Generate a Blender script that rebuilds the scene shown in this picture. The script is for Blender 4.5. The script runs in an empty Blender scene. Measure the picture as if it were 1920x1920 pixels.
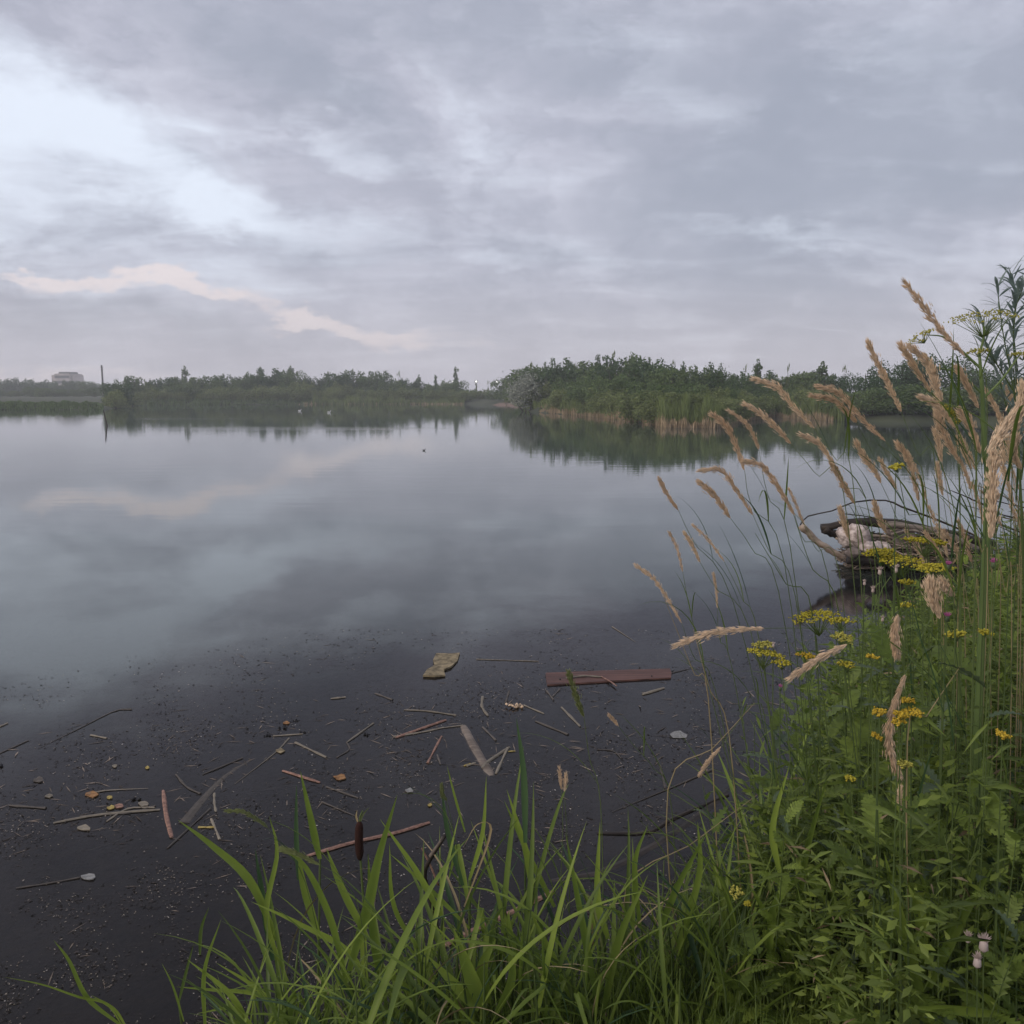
import bpy, math, random
import numpy as np
from mathutils import Vector, Matrix, Euler, Quaternion
random.seed(7); rng = np.random.default_rng(7)
S = bpy.context.scene; COL = S.collection
PI = math.pi

# ------------------------------------------------------------ camera
EYE = 2.3; F = 1600.0; H0 = 738.0
PITCH = math.atan((960 - H0) / F)
cam_d = bpy.data.cameras.new('camera'); cam = bpy.data.objects.new('camera', cam_d); COL.objects.link(cam)
cam.location = (0, 0, EYE); cam.rotation_euler = (PI / 2 - PITCH, 0, 0)
cam_d.sensor_width = 36; cam_d.sensor_height = 36; cam_d.lens = 36 * F / 1920
cam_d.clip_start = 0.05; cam_d.clip_end = 6000
S.camera = cam

def ray(px, py):
    u, v = (px - 960) / F, (960 - py) / F
    c, s = math.cos(PITCH), math.sin(PITCH)
    return (u, c + v * s, -s + v * c)
def W(px, py, z=0.0):                      # point of the level z seen at (px, py)
    d = ray(px, py); t = (z - EYE) / d[2]
    return (d[0] * t, d[1] * t, z)
def D(px, py, y):                          # point at ground distance y seen at (px, py)
    d = ray(px, py); t = y / d[1]
    return (d[0] * t, y, EYE + d[2] * t)
def azel(px, py):
    d = ray(px, py); n = math.sqrt(sum(a * a for a in d))
    return math.atan2(d[0], d[1]), math.asin(d[2] / n)

# ------------------------------------------------------------ node helper
class NT:
    def __init__(s, tree): s.t = tree; tree.nodes.clear()
    def n(s, typ, **kw):
        nd = s.t.nodes.new(typ)
        for k, v in kw.items():
            if k.startswith('_'): setattr(nd, k[1:], v)
        for k, v in kw.items():
            if k.startswith('_'): continue
            key = int(k[1:]) if (k[0] == 'i' and k[1:].isdigit()) else k.replace('__', ' ')
            s.set(nd, key, v)
        return nd
    def set(s, nd, key, v):
        sock = nd.inputs[key]
        if isinstance(v, bpy.types.NodeSocket): s.t.links.new(v, sock)
        elif isinstance(v, bpy.types.Node): s.t.links.new(v.outputs[0], sock)
        else: sock.default_value = v
    def math(s, op, a, b=0.0, c=0.0, clamp=False):
        return s.n('ShaderNodeMath', _operation=op, _use_clamp=clamp, i0=a, i1=b, i2=c).outputs[0]
    def mix(s, f, a, b, mode='MIX'):
        nd = s.n('ShaderNodeMix', _data_type='RGBA', _blend_type=mode)
        s.set(nd, 0, f); s.set(nd, 6, a); s.set(nd, 7, b)
        return nd.outputs[2]
    def ss(s, x, a, b, lo=0.0, hi=1.0):    # smoothstep map
        nd = s.n('ShaderNodeMapRange', _interpolation_type='SMOOTHSTEP', i0=x, i1=a, i2=b, i3=lo, i4=hi)
        return nd.outputs[0]
    def noise(s, vec, scale, detail=3, rough=0.55, dist=0.0):
        return s.n('ShaderNodeTexNoise', Vector=vec, Scale=scale, Detail=detail, Roughness=rough, Distortion=dist)

# ------------------------------------------------------------ world: overcast evening sky
wd = bpy.data.worlds.new('World'); S.world = wd; wd.use_nodes = True
w = NT(wd.node_tree)
SUN_EL, SUN_AZ = math.radians(16), math.radians(-122)    # behind cloud, to the left
tc = w.n('ShaderNodeTexCoord')
nz = w.n('ShaderNodeVectorMath', _operation='NORMALIZE', i0=tc.outputs['Generated'])
sep = w.n('ShaderNodeSeparateXYZ', i0=nz)
X, Y, Z = sep.outputs
az = w.math('ARCTAN2', X, Y); el = w.math('ARCSINE', Z)
zz = w.math('ADD', w.math('MAXIMUM', Z, 0.0), 0.16)
plane = w.n('ShaderNodeCombineXYZ', i0=w.math('DIVIDE', X, zz), i1=w.math('DIVIDE', Y, zz), i2=0.0)
prot = w.n('ShaderNodeMapping', Vector=plane, Rotation=(0, 0, math.radians(28)), Scale=(0.55, 1.25, 1))
ncl = w.noise(prot, 1.15, 6, 0.55, 0.5)
ncl2 = w.noise(prot, 3.1, 8, 0.6, 0.45)
aev = w.n('ShaderNodeCombineXYZ', i0=az, i1=el, i2=0.0)
aes = w.n('ShaderNodeMapping', Vector=aev, Rotation=(0, 0, math.radians(22)), Scale=(1.0, 2.0, 1))
wn1 = w.noise(aes, 4.5, 4, 0.6); wn2 = w.noise(aes, 15.0, 7, 0.66)
def vsc(col, k):
    a = w.n('ShaderNodeVectorMath', _operation='SUBTRACT', i0=col.outputs['Color'], i1=(0.5, 0.5, 0.5))
    return w.n('ShaderNodeVectorMath', _operation='MULTIPLY', i0=a, i1=(k, k * 0.6, 0)).outputs[0]
warp = w.n('ShaderNodeVectorMath', _operation='ADD', i0=aev, i1=vsc(wn1, 0.22)).outputs[0]
warp = w.n('ShaderNodeVectorMath', _operation='ADD', i0=warp, i1=vsc(wn2, 0.10)).outputs[0]
def blobs(lst):
    acc = None
    for (px, py, sx, sy, rot, amp) in lst:
        a, e = azel(px, py)
        mp = w.n('ShaderNodeMapping', _vector_type='TEXTURE', Vector=warp, Location=(a, e, 0), Rotation=(0, 0, math.radians(-rot)), Scale=(sx / F, sy / F, 1))
        g = w.n('ShaderNodeTexGradient', _gradient_type='SPHERICAL', Vector=mp)
        g = w.ss(g.outputs['Fac'], 0.0, 1.0)
        acc = w.math('MULTIPLY_ADD', g, amp, acc if acc is not None else 0.0)
    return acc
bright = blobs([(40, 330, 620, 300, 14, 0.48), (-350, 250, 600, 350, 0, 0.4), (60, 215, 380, 90, 24, 0.55), (290, 300, 280, 80, 26, 0.65), (30, 80, 330, 60, 28, 0.40), (440, 272, 120, 50, 15, 0.45),
                (400, 400, 240, 60, 10, 0.5), (600, 430, 330, 60, 14, 0.35), (640, 290, 160, 60, 20, 0.3), (800, 330, 420, 120, 18, 0.32), (915, 235, 110, 80, 30, 0.38), (1240, 150, 260, 110, 35, 0.25), (1420, 430, 260, 30, 4, 0.42),
                (960, 497, 240, 40, 14, 0.3), (500, 515, 260, 60, 12, 0.3), (1030, 250, 300, 90, 20, 0.2), (1500, 470, 700, 90, 0, 0.25), (1400, 640, 900, 80, 0, 0.2)])
pink = blobs([(120, 518, 150, 16, 3, 0.8), (320, 540, 300, 26, -3, 0.95), (545, 580, 190, 34, 10, 0.8), (690, 615, 230, 34, 8, 0.95),
              (30, 700, 420, 45, 0, 0.6), (900, 650, 300, 40, 0, 0.25)])
dark = blobs([(1560, 320, 760, 200, -6, 1.1), (1750, 100, 700, 260, 10, 0.5), (1000, 60, 900, 190, 10, 0.75), (640, 190, 420, 110, 25, 0.5),
              (430, 60, 420, 90, 20, 0.4), (620, 470, 300, 60, 8, 0.6), (230, 600, 520, 60, 3, 0.75), (1530, 540, 620, 90, 0, 0.45), (1000, 470, 300, 40, 10, 0.4)])
base = w.mix(w.ss(ncl.outputs['Fac'], 0.32, 0.72), (0.32, 0.342, 0.425, 1), (0.44, 0.455, 0.545, 1))
base = w.mix(w.ss(wn2.outputs['Fac'], 0.42, 0.72, 0.0, 0.35), base, (0.60, 0.61, 0.70, 1))
base = w.mix(w.ss(ncl2.outputs['Fac'], 0.3, 0.75, 0.0, 0.35), base, (0.52, 0.505, 0.59, 1))
lump = w.noise(w.n('ShaderNodeMapping', Vector=warp, Rotation=(0, 0, .3), Scale=(1, 1.5, 1)), 5.5, 8, .6, .3)
colr0 = w.mix(w.ss(lump.outputs['Fac'], .36, .66, 0.0, 0.40), base, (0.58, 0.58, 0.67, 1))
colr0 = w.mix(w.ss(lump.outputs['Fac'], .56, .34, 0.0, 0.5), colr0, (0.33, 0.345, 0.42, 1))
bright = w.math('MULTIPLY_ADD', w.math('SUBTRACT', lump.outputs['Fac'], .5), 1.3, bright)
bf = w.math('MULTIPLY_ADD', w.math('SUBTRACT', ncl2.outputs['Fac'], 0.5), 1.5, w.math('MULTIPLY_ADD', w.math('SUBTRACT', wn2.outputs['Fac'], 0.5), 0.5, bright))
colr = w.mix(w.ss(dark, 0.0, 1.1, 0.0, 0.75), colr0, (0.285, 0.315, 0.39, 1))
colr = w.mix(w.ss(bf, -0.05, 1.30), colr, (0.72, 0.78, 0.89, 1))
pf = w.math('MULTIPLY_ADD', w.math('SUBTRACT', ncl2.outputs['Fac'], 0.5), 0.9, pink)
colr = w.mix(w.ss(pf, 0.2, 0.9, 0.0, 0.85), colr, (0.80, 0.71, 0.71, 1))
low = w.ss(el, 0.015, 0.16, 0.45, 0.0)
colr = w.mix(low, colr, (0.56, 0.515, 0.555, 1))
# the wide western glow behind the cloud deck, round the hidden sun
dsun = w.n('ShaderNodeVectorMath', _operation='DOT_PRODUCT', i0=nz, i1=(math.sin(SUN_AZ) * math.cos(SUN_EL), math.cos(SUN_AZ) * math.cos(SUN_EL), math.sin(SUN_EL))).outputs['Value']
colr = w.mix(w.ss(dsun, 0.75, 1.0, 0.0, 0.6), colr, (0.85, 0.78, 0.74, 1))
sky = w.n('ShaderNodeTexSky', _sky_type='NISHITA', _sun_disc=False, _sun_elevation=SUN_EL, _sun_rotation=SUN_AZ)
clouds10 = w.mix(1.0, colr, (10, 10, 10, 1), 'MULTIPLY')
full = w.mix(0.95, sky.outputs[0], clouds10)
bg = w.n('ShaderNodeBackground', Color=full, Strength=0.1)
w.n('ShaderNodeOutputWorld', Surface=bg)
wd.cycles.sampling_method = 'MANUAL'; wd.cycles.sample_map_resolution = 512

sun_d = bpy.data.lights.new('sun', 'SUN'); sun = bpy.data.objects.new('sun', sun_d); COL.objects.link(sun)
sun_d.energy = 1.3; sun_d.angle = math.radians(30); sun_d.color = (1.0, 0.87, 0.76)
sv = Vector((math.sin(SUN_AZ) * math.cos(SUN_EL + .25), math.cos(SUN_AZ) * math.cos(SUN_EL + .25), math.sin(SUN_EL + .25)))
sun.rotation_euler = sv.to_track_quat('Z', 'Y').to_euler()
vs = S.view_settings; vs.view_transform = 'Standard'; vs.look = 'None'; vs.exposure = 0.30; vs.gamma = 1; vs.use_curve_mapping = False
S.render.engine = 'CYCLES'
S.cycles.max_bounces = 6; S.cycles.diffuse_bounces = 2; S.cycles.glossy_bounces = 3; S.cycles.transmission_bounces = 3
S.cycles.transparent_max_bounces = 6; S.cycles.volume_bounces = 2
S.cycles.use_denoising = True

# ------------------------------------------------------------ object helpers
def tag(o, label=None, cat=None, group=None, kind=None):
    if label: o['label'] = label
    if cat: o['category'] = cat
    if group: o['group'] = group
    if kind: o['kind'] = kind
    return o
def mesh_np(name, V, Fc, mat, smooth=False):
    V = np.asarray(V, dtype=np.float32); Fc = np.asarray(Fc, dtype=np.int32)
    m = bpy.data.meshes.new(name); k = Fc.shape[1]
    m.vertices.add(len(V)); m.vertices.foreach_set('co', V.ravel())
    m.loops.add(Fc.size); m.loops.foreach_set('vertex_index', Fc.ravel())
    m.polygons.add(len(Fc)); m.polygons.foreach_set('loop_start', np.arange(len(Fc), dtype=np.int32) * k)
    if smooth: m.polygons.foreach_set('use_smooth', np.ones(len(Fc), dtype=bool))
    m.update(calc_edges=True)
    if mat: m.materials.append(mat)
    return m
class MB:
    def __init__(s): s.v = []; s.f = []
    def add(s, V, Fc):
        n = len(s.v); s.v.extend([tuple(p) for p in V]); s.f.extend([tuple(i + n for i in f) for f in Fc]); return s
    def tube(s, pts, rad, k=5, cap=True):
        pts = [Vector(p) for p in pts]; n = len(pts)
        if not hasattr(rad, '__len__'): rad = [rad] * n
        V = []; prev = None
        for i, p in enumerate(pts):
            t = (pts[min(i + 1, n - 1)] - pts[max(i - 1, 0)])
            t = t.normalized() if t.length > 1e-9 else Vector((0, 0, 1))
            a = prev if prev else (Vector((1, 0, 0)) if abs(t.x) < .8 else Vector((0, 1, 0)))
            a = (a - t * a.dot(t)).normalized(); b = t.cross(a); prev = a
            for j in range(k):
                q = 2 * PI * j / k; V.append(p + (a * math.cos(q) + b * math.sin(q)) * rad[i])
        Fc = [(i * k + j, i * k + (j + 1) % k, (i + 1) * k + (j + 1) % k, (i + 1) * k + j) for i in range(n - 1) for j in range(k)]
        if cap: Fc += [tuple(reversed(range(k))), tuple(range((n - 1) * k, n * k))]
        return s.add(V, Fc)
    def ribbon(s, pts, wid, side, fold=0.0):     # folded strip: two quads per segment
        n = len(pts); V = []
        for p, wv in zip(pts, wid):
            p = Vector(p); up = Vector((0, 0, fold * wv))
            V += [p - side * wv / 2 + up, p, p + side * wv / 2 + up]
        Fc = []
        for i in range(n - 1):
            a = 3 * i
            Fc += [(a, a + 1, a + 4, a + 3), (a + 1, a + 2, a + 5, a + 4)]
        return s.add(V, Fc)
    def spindle(s, p, d, L, r, k=3):
        p = Vector(p); d = Vector(d).normalized()
        a = d.orthogonal().normalized(); b = d.cross(a); m = p + d * L * .4
        V = [p] + [m + (a * math.cos(2 * PI * j / k) + b * math.sin(2 * PI * j / k)) * r for j in range(k)] + [p + d * L]
        Fc = [(0, 1 + (j + 1) % k, 1 + j) for j in range(k)] + [(k + 1, 1 + j, 1 + (j + 1) % k) for j in range(k)]
        return s.add(V, Fc)
    def bead(s, p, r, sq=1.0):
        p = Vector(p)
        V = [p + Vector(q) * r for q in ((1, 0, 0), (0, 1, 0), (-1, 0, 0), (0, -1, 0))] + [p + Vector((0, 0, r * sq)), p - Vector((0, 0, r * sq))]
        return s.add(V, [(0, 1, 4), (1, 2, 4), (2, 3, 4), (3, 0, 4), (1, 0, 5), (2, 1, 5), (3, 2, 5), (0, 3, 5)])
    def box(s, c, sz, M=None):
        V = [Vector((x * sz[0] / 2, y * sz[1] / 2, z * sz[2] / 2)) for x in (-1, 1) for y in (-1, 1) for z in (-1, 1)]
        V = [(M @ v if M else v) + Vector(c) for v in V]
        return s.add(V, [(0, 1, 3, 2), (4, 6, 7, 5), (0, 4, 5, 1), (2, 3, 7, 6), (0, 2, 6, 4), (1, 5, 7, 3)])
    def mesh(s, name, mat, smooth=False):
        m = bpy.data.meshes.new(name); m.from_pydata(s.v, [], s.f)
        if smooth: m.polygons.foreach_set('use_smooth', [True] * len(m.polygons))
        if mat: m.materials.append(mat)
        m.update(); return m
def obj(name, me, parent=None, loc=None, rot=None, sc=None):
    o = bpy.data.objects.new(name, me); COL.objects.link(o)
    if parent is not None: o.parent = parent
    if loc is not None: o.location = loc
    if rot is not None: o.rotation_euler = rot
    if sc is not None: o.scale = sc if hasattr(sc, '__len__') else (sc, sc, sc)
    return o
def thing(name, label, cat, loc=(0, 0, 0), rz=0.0, group=None):
    o = obj(name, None, None, loc, (0, 0, rz)); o.empty_display_size = 0.1
    return tag(o, label, cat, group)
def local(pts, o): L = Vector(o); return [Vector(p) - L for p in pts]
def spline(pts, n):                        # Catmull-Rom resample
    P = [Vector(p) for p in pts]
    if len(P) < 3: return [P[0].lerp(P[-1], i / n) for i in range(n + 1)]
    P = [P[0] * 2 - P[1]] + P + [P[-1] * 2 - P[-2]]; out = []; m = len(P) - 3
    for i in range(n + 1):
        u = min(i / n * m, m - 1e-6); k = int(u); t = u - k; a, b, c, d = P[k:k + 4]
        out.append(0.5 * ((2 * b) + (c - a) * t + (2 * a - 5 * b + 4 * c - d) * t * t + (3 * b - a - 3 * c + d) * t ** 3))
    return out

# ------------------------------------------------------------ materials
def leafmat(name, c1, c2, trans=0.3, rough=0.5, spec=0.35, nscale=14.0, var=0.35, rand=True):
    m = bpy.data.materials.new(name); m.use_nodes = True; t = NT(m.node_tree)
    geo = t.n('ShaderNodeNewGeometry'); oi = t.n('ShaderNodeObjectInfo')
    nz = t.noise(geo.outputs['Position'], nscale, 2)
    f = t.math('MULTIPLY_ADD', oi.outputs['Random'] if rand else geo.outputs['Random Per Island'], 0.7, t.math('MULTIPLY', nz.outputs['Fac'], 0.45), clamp=True)
    c = t.mix(f, c1 + (1,), c2 + (1,))
    k = t.math('MULTIPLY_ADD', geo.outputs['Random Per Island'], var, 1 - var / 2)
    hsv = t.n('ShaderNodeHueSaturation', Value=k, Color=c)
    b = t.n('ShaderNodeBsdfPrincipled', Base__Color=hsv, Roughness=rough)
    b.inputs['Specular IOR Level'].default_value = spec
    sh = b
    if trans:
        tr = t.n('ShaderNodeBsdfTranslucent', Color=hsv)
        sh = t.n('ShaderNodeMixShader', i0=trans, i1=b, i2=tr)
    t.n('ShaderNodeOutputMaterial', Surface=sh)
    return m
def plainmat(name, c1, c2, rough=0.8, scale=20.0, stretch=(1, 1, 1), bump=0.0, detail=4, spec=0.3, rand=False):
    m = bpy.data.materials.new(name); m.use_nodes = True; t = NT(m.node_tree)
    tcn = t.n('ShaderNodeTexCoord')
    mp = t.n('ShaderNodeMapping', Vector=tcn.outputs['Object'], Scale=stretch)
    nz = t.noise(mp, scale, detail, 0.6)
    f = t.ss(nz.outputs['Fac'], 0.3, 0.7)
    if rand:
        oi = t.n('ShaderNodeObjectInfo'); f = t.math('MULTIPLY_ADD', oi.outputs['Random'], 0.6, t.math('MULTIPLY', f, 0.4))
    c = t.mix(f, c1 + (1,), c2 + (1,))
    b = t.n('ShaderNodeBsdfPrincipled', Base__Color=c, Roughness=rough); b.inputs['Specular IOR Level'].default_value = spec
    if bump:
        bp = t.n('ShaderNodeBump', Height=nz.outputs['Fac'], Distance=bump, Strength=0.8); t.set(b, 'Normal', bp)
    t.n('ShaderNodeOutputMaterial', Surface=b)
    return m
M = {}
M['blade'] = leafmat('reed_blade', (0.110, 0.170, 0.028), (0.265, 0.350, 0.060), 0.45)
M['blade_dark'] = leafmat('grass_blade_dark', (0.065, 0.105, 0.024), (0.165, 0.230, 0.048), 0.42)
M['blade_blue'] = leafmat('bluish_blade', (0.035, 0.075, 0.034), (0.080, 0.140, 0.055), 0.35)
M['herb'] = leafmat('herb_leaf', (0.078, 0.128, 0.024), (0.200, 0.268, 0.050), 0.42)
M['herb_pale'] = leafmat('grey_green_leaf', (0.060, 0.095, 0.050), (0.11, 0.15, 0.075), 0.25)
M['willowleaf'] = leafmat('willow_leaf', (0.16, 0.22, 0.19), (0.27, 0.33, 0.29), 0.4, 0.45)
M['stem'] = leafmat('green_stem', (0.045, 0.075, 0.022), (0.10, 0.14, 0.04), 0.0, 0.55)
M['stem_big'] = leafmat('stout_green_stem', (0.10, 0.155, 0.045), (0.15, 0.21, 0.07), 0.0, 0.5, nscale=30)
M['straw'] = leafmat('straw_stem', (0.20, 0.16, 0.08), (0.33, 0.26, 0.14), 0.0, 0.65)
M['head'] = leafmat('dry_seed_head', (0.72, 0.56, 0.40), (0.90, 0.75, 0.57), 0.45, 0.8, 0.1, var=0.5)
M['head_green'] = leafmat('green_seed_head', (0.15, 0.18, 0.07), (0.24, 0.27, 0.11), 0.2, 0.8, 0.1, var=0.5)
M['yellow'] = leafmat('yellow_floret', (0.33, 0.29, 0.03), (0.48, 0.43, 0.06), 0.1, 0.7, 0.1, var=0.7)
M['orange'] = leafmat('orange_floret', (0.42, 0.29, 0.03), (0.56, 0.40, 0.05), 0.1, 0.7, 0.1, var=0.6)
M['dullyellow'] = leafmat('dull_yellow_floret', (0.33, 0.31, 0.06), (0.45, 0.42, 0.10), 0.15, 0.7, 0.1, var=0.7)
M['pink'] = leafmat('pink_floret', (0.42, 0.10, 0.26), (0.52, 0.16, 0.36), 0.2, 0.7, 0.1, var=0.5)
M['fluff'] = leafmat('pale_fluff', (0.50, 0.40, 0.36), (0.66, 0.56, 0.52), 0.3, 0.9, 0.05, var=0.4)
M['brownspike'] = plainmat('cattail_brown', (0.020, 0.007, 0.005), (0.040, 0.014, 0.009), 0.9, 300)
M['crown_mid'] = leafmat('crown_green', (0.085, 0.135, 0.052), (0.150, 0.205, 0.085), 0.4, 0.7, 0.1, 0.4, 0.6)
M['crown_dark'] = leafmat('crown_dark_green', (0.055, 0.100, 0.048), (0.100, 0.150, 0.068), 0.4, 0.7, 0.1, 0.4, 0.6)
M['crown_olive'] = leafmat('crown_olive', (0.150, 0.190, 0.072), (0.215, 0.255, 0.105), 0.4, 0.7, 0.1, 0.4, 0.6)
M['crown_silver'] = leafmat('crown_silver', (0.26, 0.28, 0.235), (0.34, 0.36, 0.30), 0.3, 0.7, 0.1, 0.4, 0.4)
M['bark'] = plainmat('bark', (0.05, 0.042, 0.034), (0.10, 0.085, 0.07), 0.9, 6, (1, 1, .2))
M['reedbed'] = leafmat('reedbed_green', (0.125, 0.175, 0.062), (0.20, 0.245, 0.090), 0.4, 0.7, 0.1, 0.3, 0.5)
M['reedtan'] = leafmat('reedbed_tan', (0.30, 0.225, 0.145), (0.42, 0.33, 0.21), 0.1, 0.8, 0.1, 0.3, 0.5)
M['wood_grey'] = plainmat('weathered_wood', (0.10, 0.08, 0.065), (0.24, 0.20, 0.165), 0.85, 18, (0.15, 1, 1), 0.004)
M['wood_dark'] = plainmat('wet_dark_wood', (0.014, 0.011, 0.010), (0.05, 0.038, 0.030), 0.6, 14, (0.3, 1, 1), 0.004)
M['wood_red'] = plainmat('red_brown_board', (0.055, 0.032, 0.029), (0.155, 0.080, 0.064), 0.7, 22, (0.10, 1.8, 1), 0.004)
M['reed_pink'] = plainmat('pink_dead_reed', (0.15, 0.085, 0.065), (0.34, 0.20, 0.15), 0.8, 45, (1, 1, 1))
M['reed_straw'] = plainmat('dead_reed_straw', (0.13, 0.115, 0.09), (0.27, 0.235, 0.18), 0.75, 30, (1, 1, 1), rand=True)
M['reed_dull'] = plainmat('soaked_reed', (0.055, 0.048, 0.042), (0.12, 0.105, 0.09), 0.75, 30, (1, 1, 1), rand=True)
M['card'] = plainmat('soaked_cardboard', (0.10, 0.082, 0.05), (0.31, 0.25, 0.15), 0.85, 16, bump=0.008)
M['leaf_orange'] = plainmat('orange_leaf', (0.14, 0.070, 0.03), (0.34, 0.18, 0.07), 0.7, 60)
M['leaf_yellow'] = plainmat('yellow_leaf', (0.24, 0.18, 0.05), (0.42, 0.33, 0.11), 0.7, 60)
M['foam'] = plainmat('pale_stone', (0.24, 0.19, 0.17), (0.64, 0.55, 0.51), 0.9, 13, bump=0.05)
M['stone_brown'] = plainmat('brown_stone', (0.11, 0.09, 0.08), (0.24, 0.20, 0.18), 0.9, 9, bump=0.01)
M['gray'] = plainmat('grey_fibre', (0.16, 0.16, 0.155), (0.27, 0.27, 0.26), 0.8, 60)
M['white'] = plainmat('white_plumage', (0.70, 0.70, 0.70), (0.8, 0.8, 0.8), 0.8, 5)
M['black'] = plainmat('black_bud', (0.008, 0.008, 0.009), (0.02, 0.02, 0.022), 0.6, 50)
M['concrete'] = plainmat('pale_facade', (0.34, 0.30, 0.29), (0.44, 0.39, 0.37), 0.9, 0.3)
M['window'] = plainmat('dark_window', (0.06, 0.065, 0.075), (0.09, 0.095, 0.11), 0.3, 0.5)
M['steel'] = plainmat('dull_steel', (0.10, 0.10, 0.105), (0.15, 0.15, 0.155), 0.6, 3)
def lampmat():
    m = bpy.data.materials.new('lamp_glow'); m.use_nodes = True; t = NT(m.node_tree)
    e = t.n('ShaderNodeEmission', Color=(1, 0.98, 0.95, 1), Strength=1.6); t.n('ShaderNodeOutputMaterial', Surface=e); return m
M['glow'] = lampmat()

# ------------------------------------------------------------ terrain
near = [(-30, 0.2), (-14, 1.0), (-6, 1.35), (-2.5, 1.75), (-0.9, 2.15), (0, 2.5), (0.7, 2.75), (1.25, 3.3), (1.7, 4.3), (2.1, 5.2), (2.9, 6.6), (4.3, 8.4), (5.7, 10), (7.6, 12.4), (11, 17), (17, 25), (24, 33), (33, 45), (41, 56)]
farpx = [(1900, 795), (1750, 792), (1650, 792), (1560, 788), (1450, 782), (1385, 790), (1340, 801), (1245, 800), (1200, 790), (1100, 780), (1000, 772), (975, 761), (870, 758), (770, 758), (600, 758), (420, 759), (250, 760), (205, 768), (60, 768), (-200, 770)]
farp = [W(a, b)[:2] for a, b in farpx]
POND = np.array(near + farp + [(-150, 90), (-140, 30), (-70, 4)])
def sdist(Pq):                             # signed distance to the pond, positive on land
    P = np.asarray(Pq, float); A = POND; B = np.roll(POND, -1, 0)
    out = np.full(len(P), 1e9); ins = np.zeros(len(P), bool)
    for a, b in zip(A, B):
        ab = b - a; ap = P - a
        t = np.clip((ap @ ab) / (ab @ ab), 0, 1)
        out = np.minimum(out, np.hypot(*(ap - t[:, None] * ab).T))
        c = ((a[1] > P[:, 1]) != (b[1] > P[:, 1]))
        with np.errstate(divide='ignore', invalid='ignore'):
            xi = (b[0] - a[0]) * (P[:, 1] - a[1]) / (b[1] - a[1]) + a[0]
        ins ^= c & (P[:, 0] < xi)
    return np.where(ins, -out, out)
def sm(x, a, b):
    t = np.clip((x - a) / (b - a), 0, 1); return t * t * (3 - 2 * t)
def ground(P):
    P = np.asarray(P, float); d = sdist(P)
    x, y = P[:, 0], P[:, 1]
    wob = 0.06 * np.sin(x * 2.3 + y * 1.1) + 0.04 * np.sin(x * 5.1 - y * 4.3) + 0.03 * np.sin(y * 7.7 + x)
    r = np.hypot(x, y)
    land = 0.66 * sm(d, -0.1, 2.3) + 0.25 * sm(d, 2, 12) + wob * sm(d, 0, .8) + 0.5 * sm(d, 12, 60) * sm(r, 40, 90)
    hill = 1.6 * np.exp(-(((x - 17) / 14) ** 2 + ((y - 112) / 14) ** 2))
    bed = -0.06 - 0.5 * sm(-d, 0, 2.0) - 0.9 * sm(-d, 2, 12) + wob * .4
    return np.where(d > 0, land + hill, np.minimum(bed, -0.03))
def gz(x, y): return float(ground([(x, y)])[0])

na, nr = 420, 230
ang = np.linspace(-PI, PI, na, endpoint=False)
rad = 0.25 * (520 / 0.25) ** (np.linspace(0, 1, nr))
AA, RR = np.meshgrid(ang, rad)
GX, GY = RR * np.sin(AA), RR * np.cos(AA)
Pxy = np.stack([GX.ravel(), GY.ravel()], 1)
GV = np.column_stack([Pxy, ground(Pxy)])
GV = np.vstack([GV, [[0, 0, gz(0, 0)]]])
i, j = np.meshgrid(np.arange(nr - 1), np.arange(na), indexing='ij'); j2 = (j + 1) % na
GF = np.stack([i * na + j, i * na + j2, (i + 1) * na + j2, (i + 1) * na + j], -1).reshape(-1, 4)
GF = np.vstack([GF, [[len(GV) - 1, (2 * k + 2) % na, 2 * k + 1, 2 * k] for k in range(na // 2)]])
def groundmat():
    m = bpy.data.materials.new('bank_soil'); m.use_nodes = True; t = NT(m.node_tree)
    geo = t.n('ShaderNodeNewGeometry'); p = geo.outputs['Position']
    sp = t.n('ShaderNodeSeparateXYZ', i0=p)
    a = t.noise(p, 0.25, 4); b = t.noise(p, 9, 5, .65)
    c = t.mix(t.ss(b.outputs['Fac'], .3, .7), (0.018, 0.015, 0.010, 1), (0.045, 0.036, 0.022, 1))
    g = t.mix(t.ss(a.outputs['Fac'], .35, .65), (0.030, 0.040, 0.018, 1), (0.055, 0.065, 0.03, 1))
    r2 = t.n('ShaderNodeVectorMath', _operation='LENGTH', i0=p).outputs['Value']
    c = t.mix(t.ss(r2, 12, 30), c, g)
    # bare reddish bank by the gap in the far trees
    cx, cy = W(925, 761)[:2]
    dd = t.n('ShaderNodeVectorMath', _operation='DISTANCE', i0=p, i1=(cx + 4, cy + 4, 0.4)).outputs['Value']
    nn = t.noise(p, 0.35, 3)
    c = t.mix(t.ss(t.math('MULTIPLY_ADD', nn.outputs['Fac'], 6.0, dd), 13.5, 10.5), c, (0.19, 0.125, 0.095, 1))
    bs = t.n('ShaderNodeBsdfPrincipled', Base__Color=c, Roughness=0.95)
    bp = t.n('ShaderNodeBump', Height=b.outputs['Fac'], Distance=0.03, Strength=0.6); t.set(bs, 'Normal', bp)
    t.n('ShaderNodeOutputMaterial', Surface=bs); return m
tag(obj('ground', mesh_np('ground', GV, GF, groundmat(), True)), kind='structure')

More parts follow.
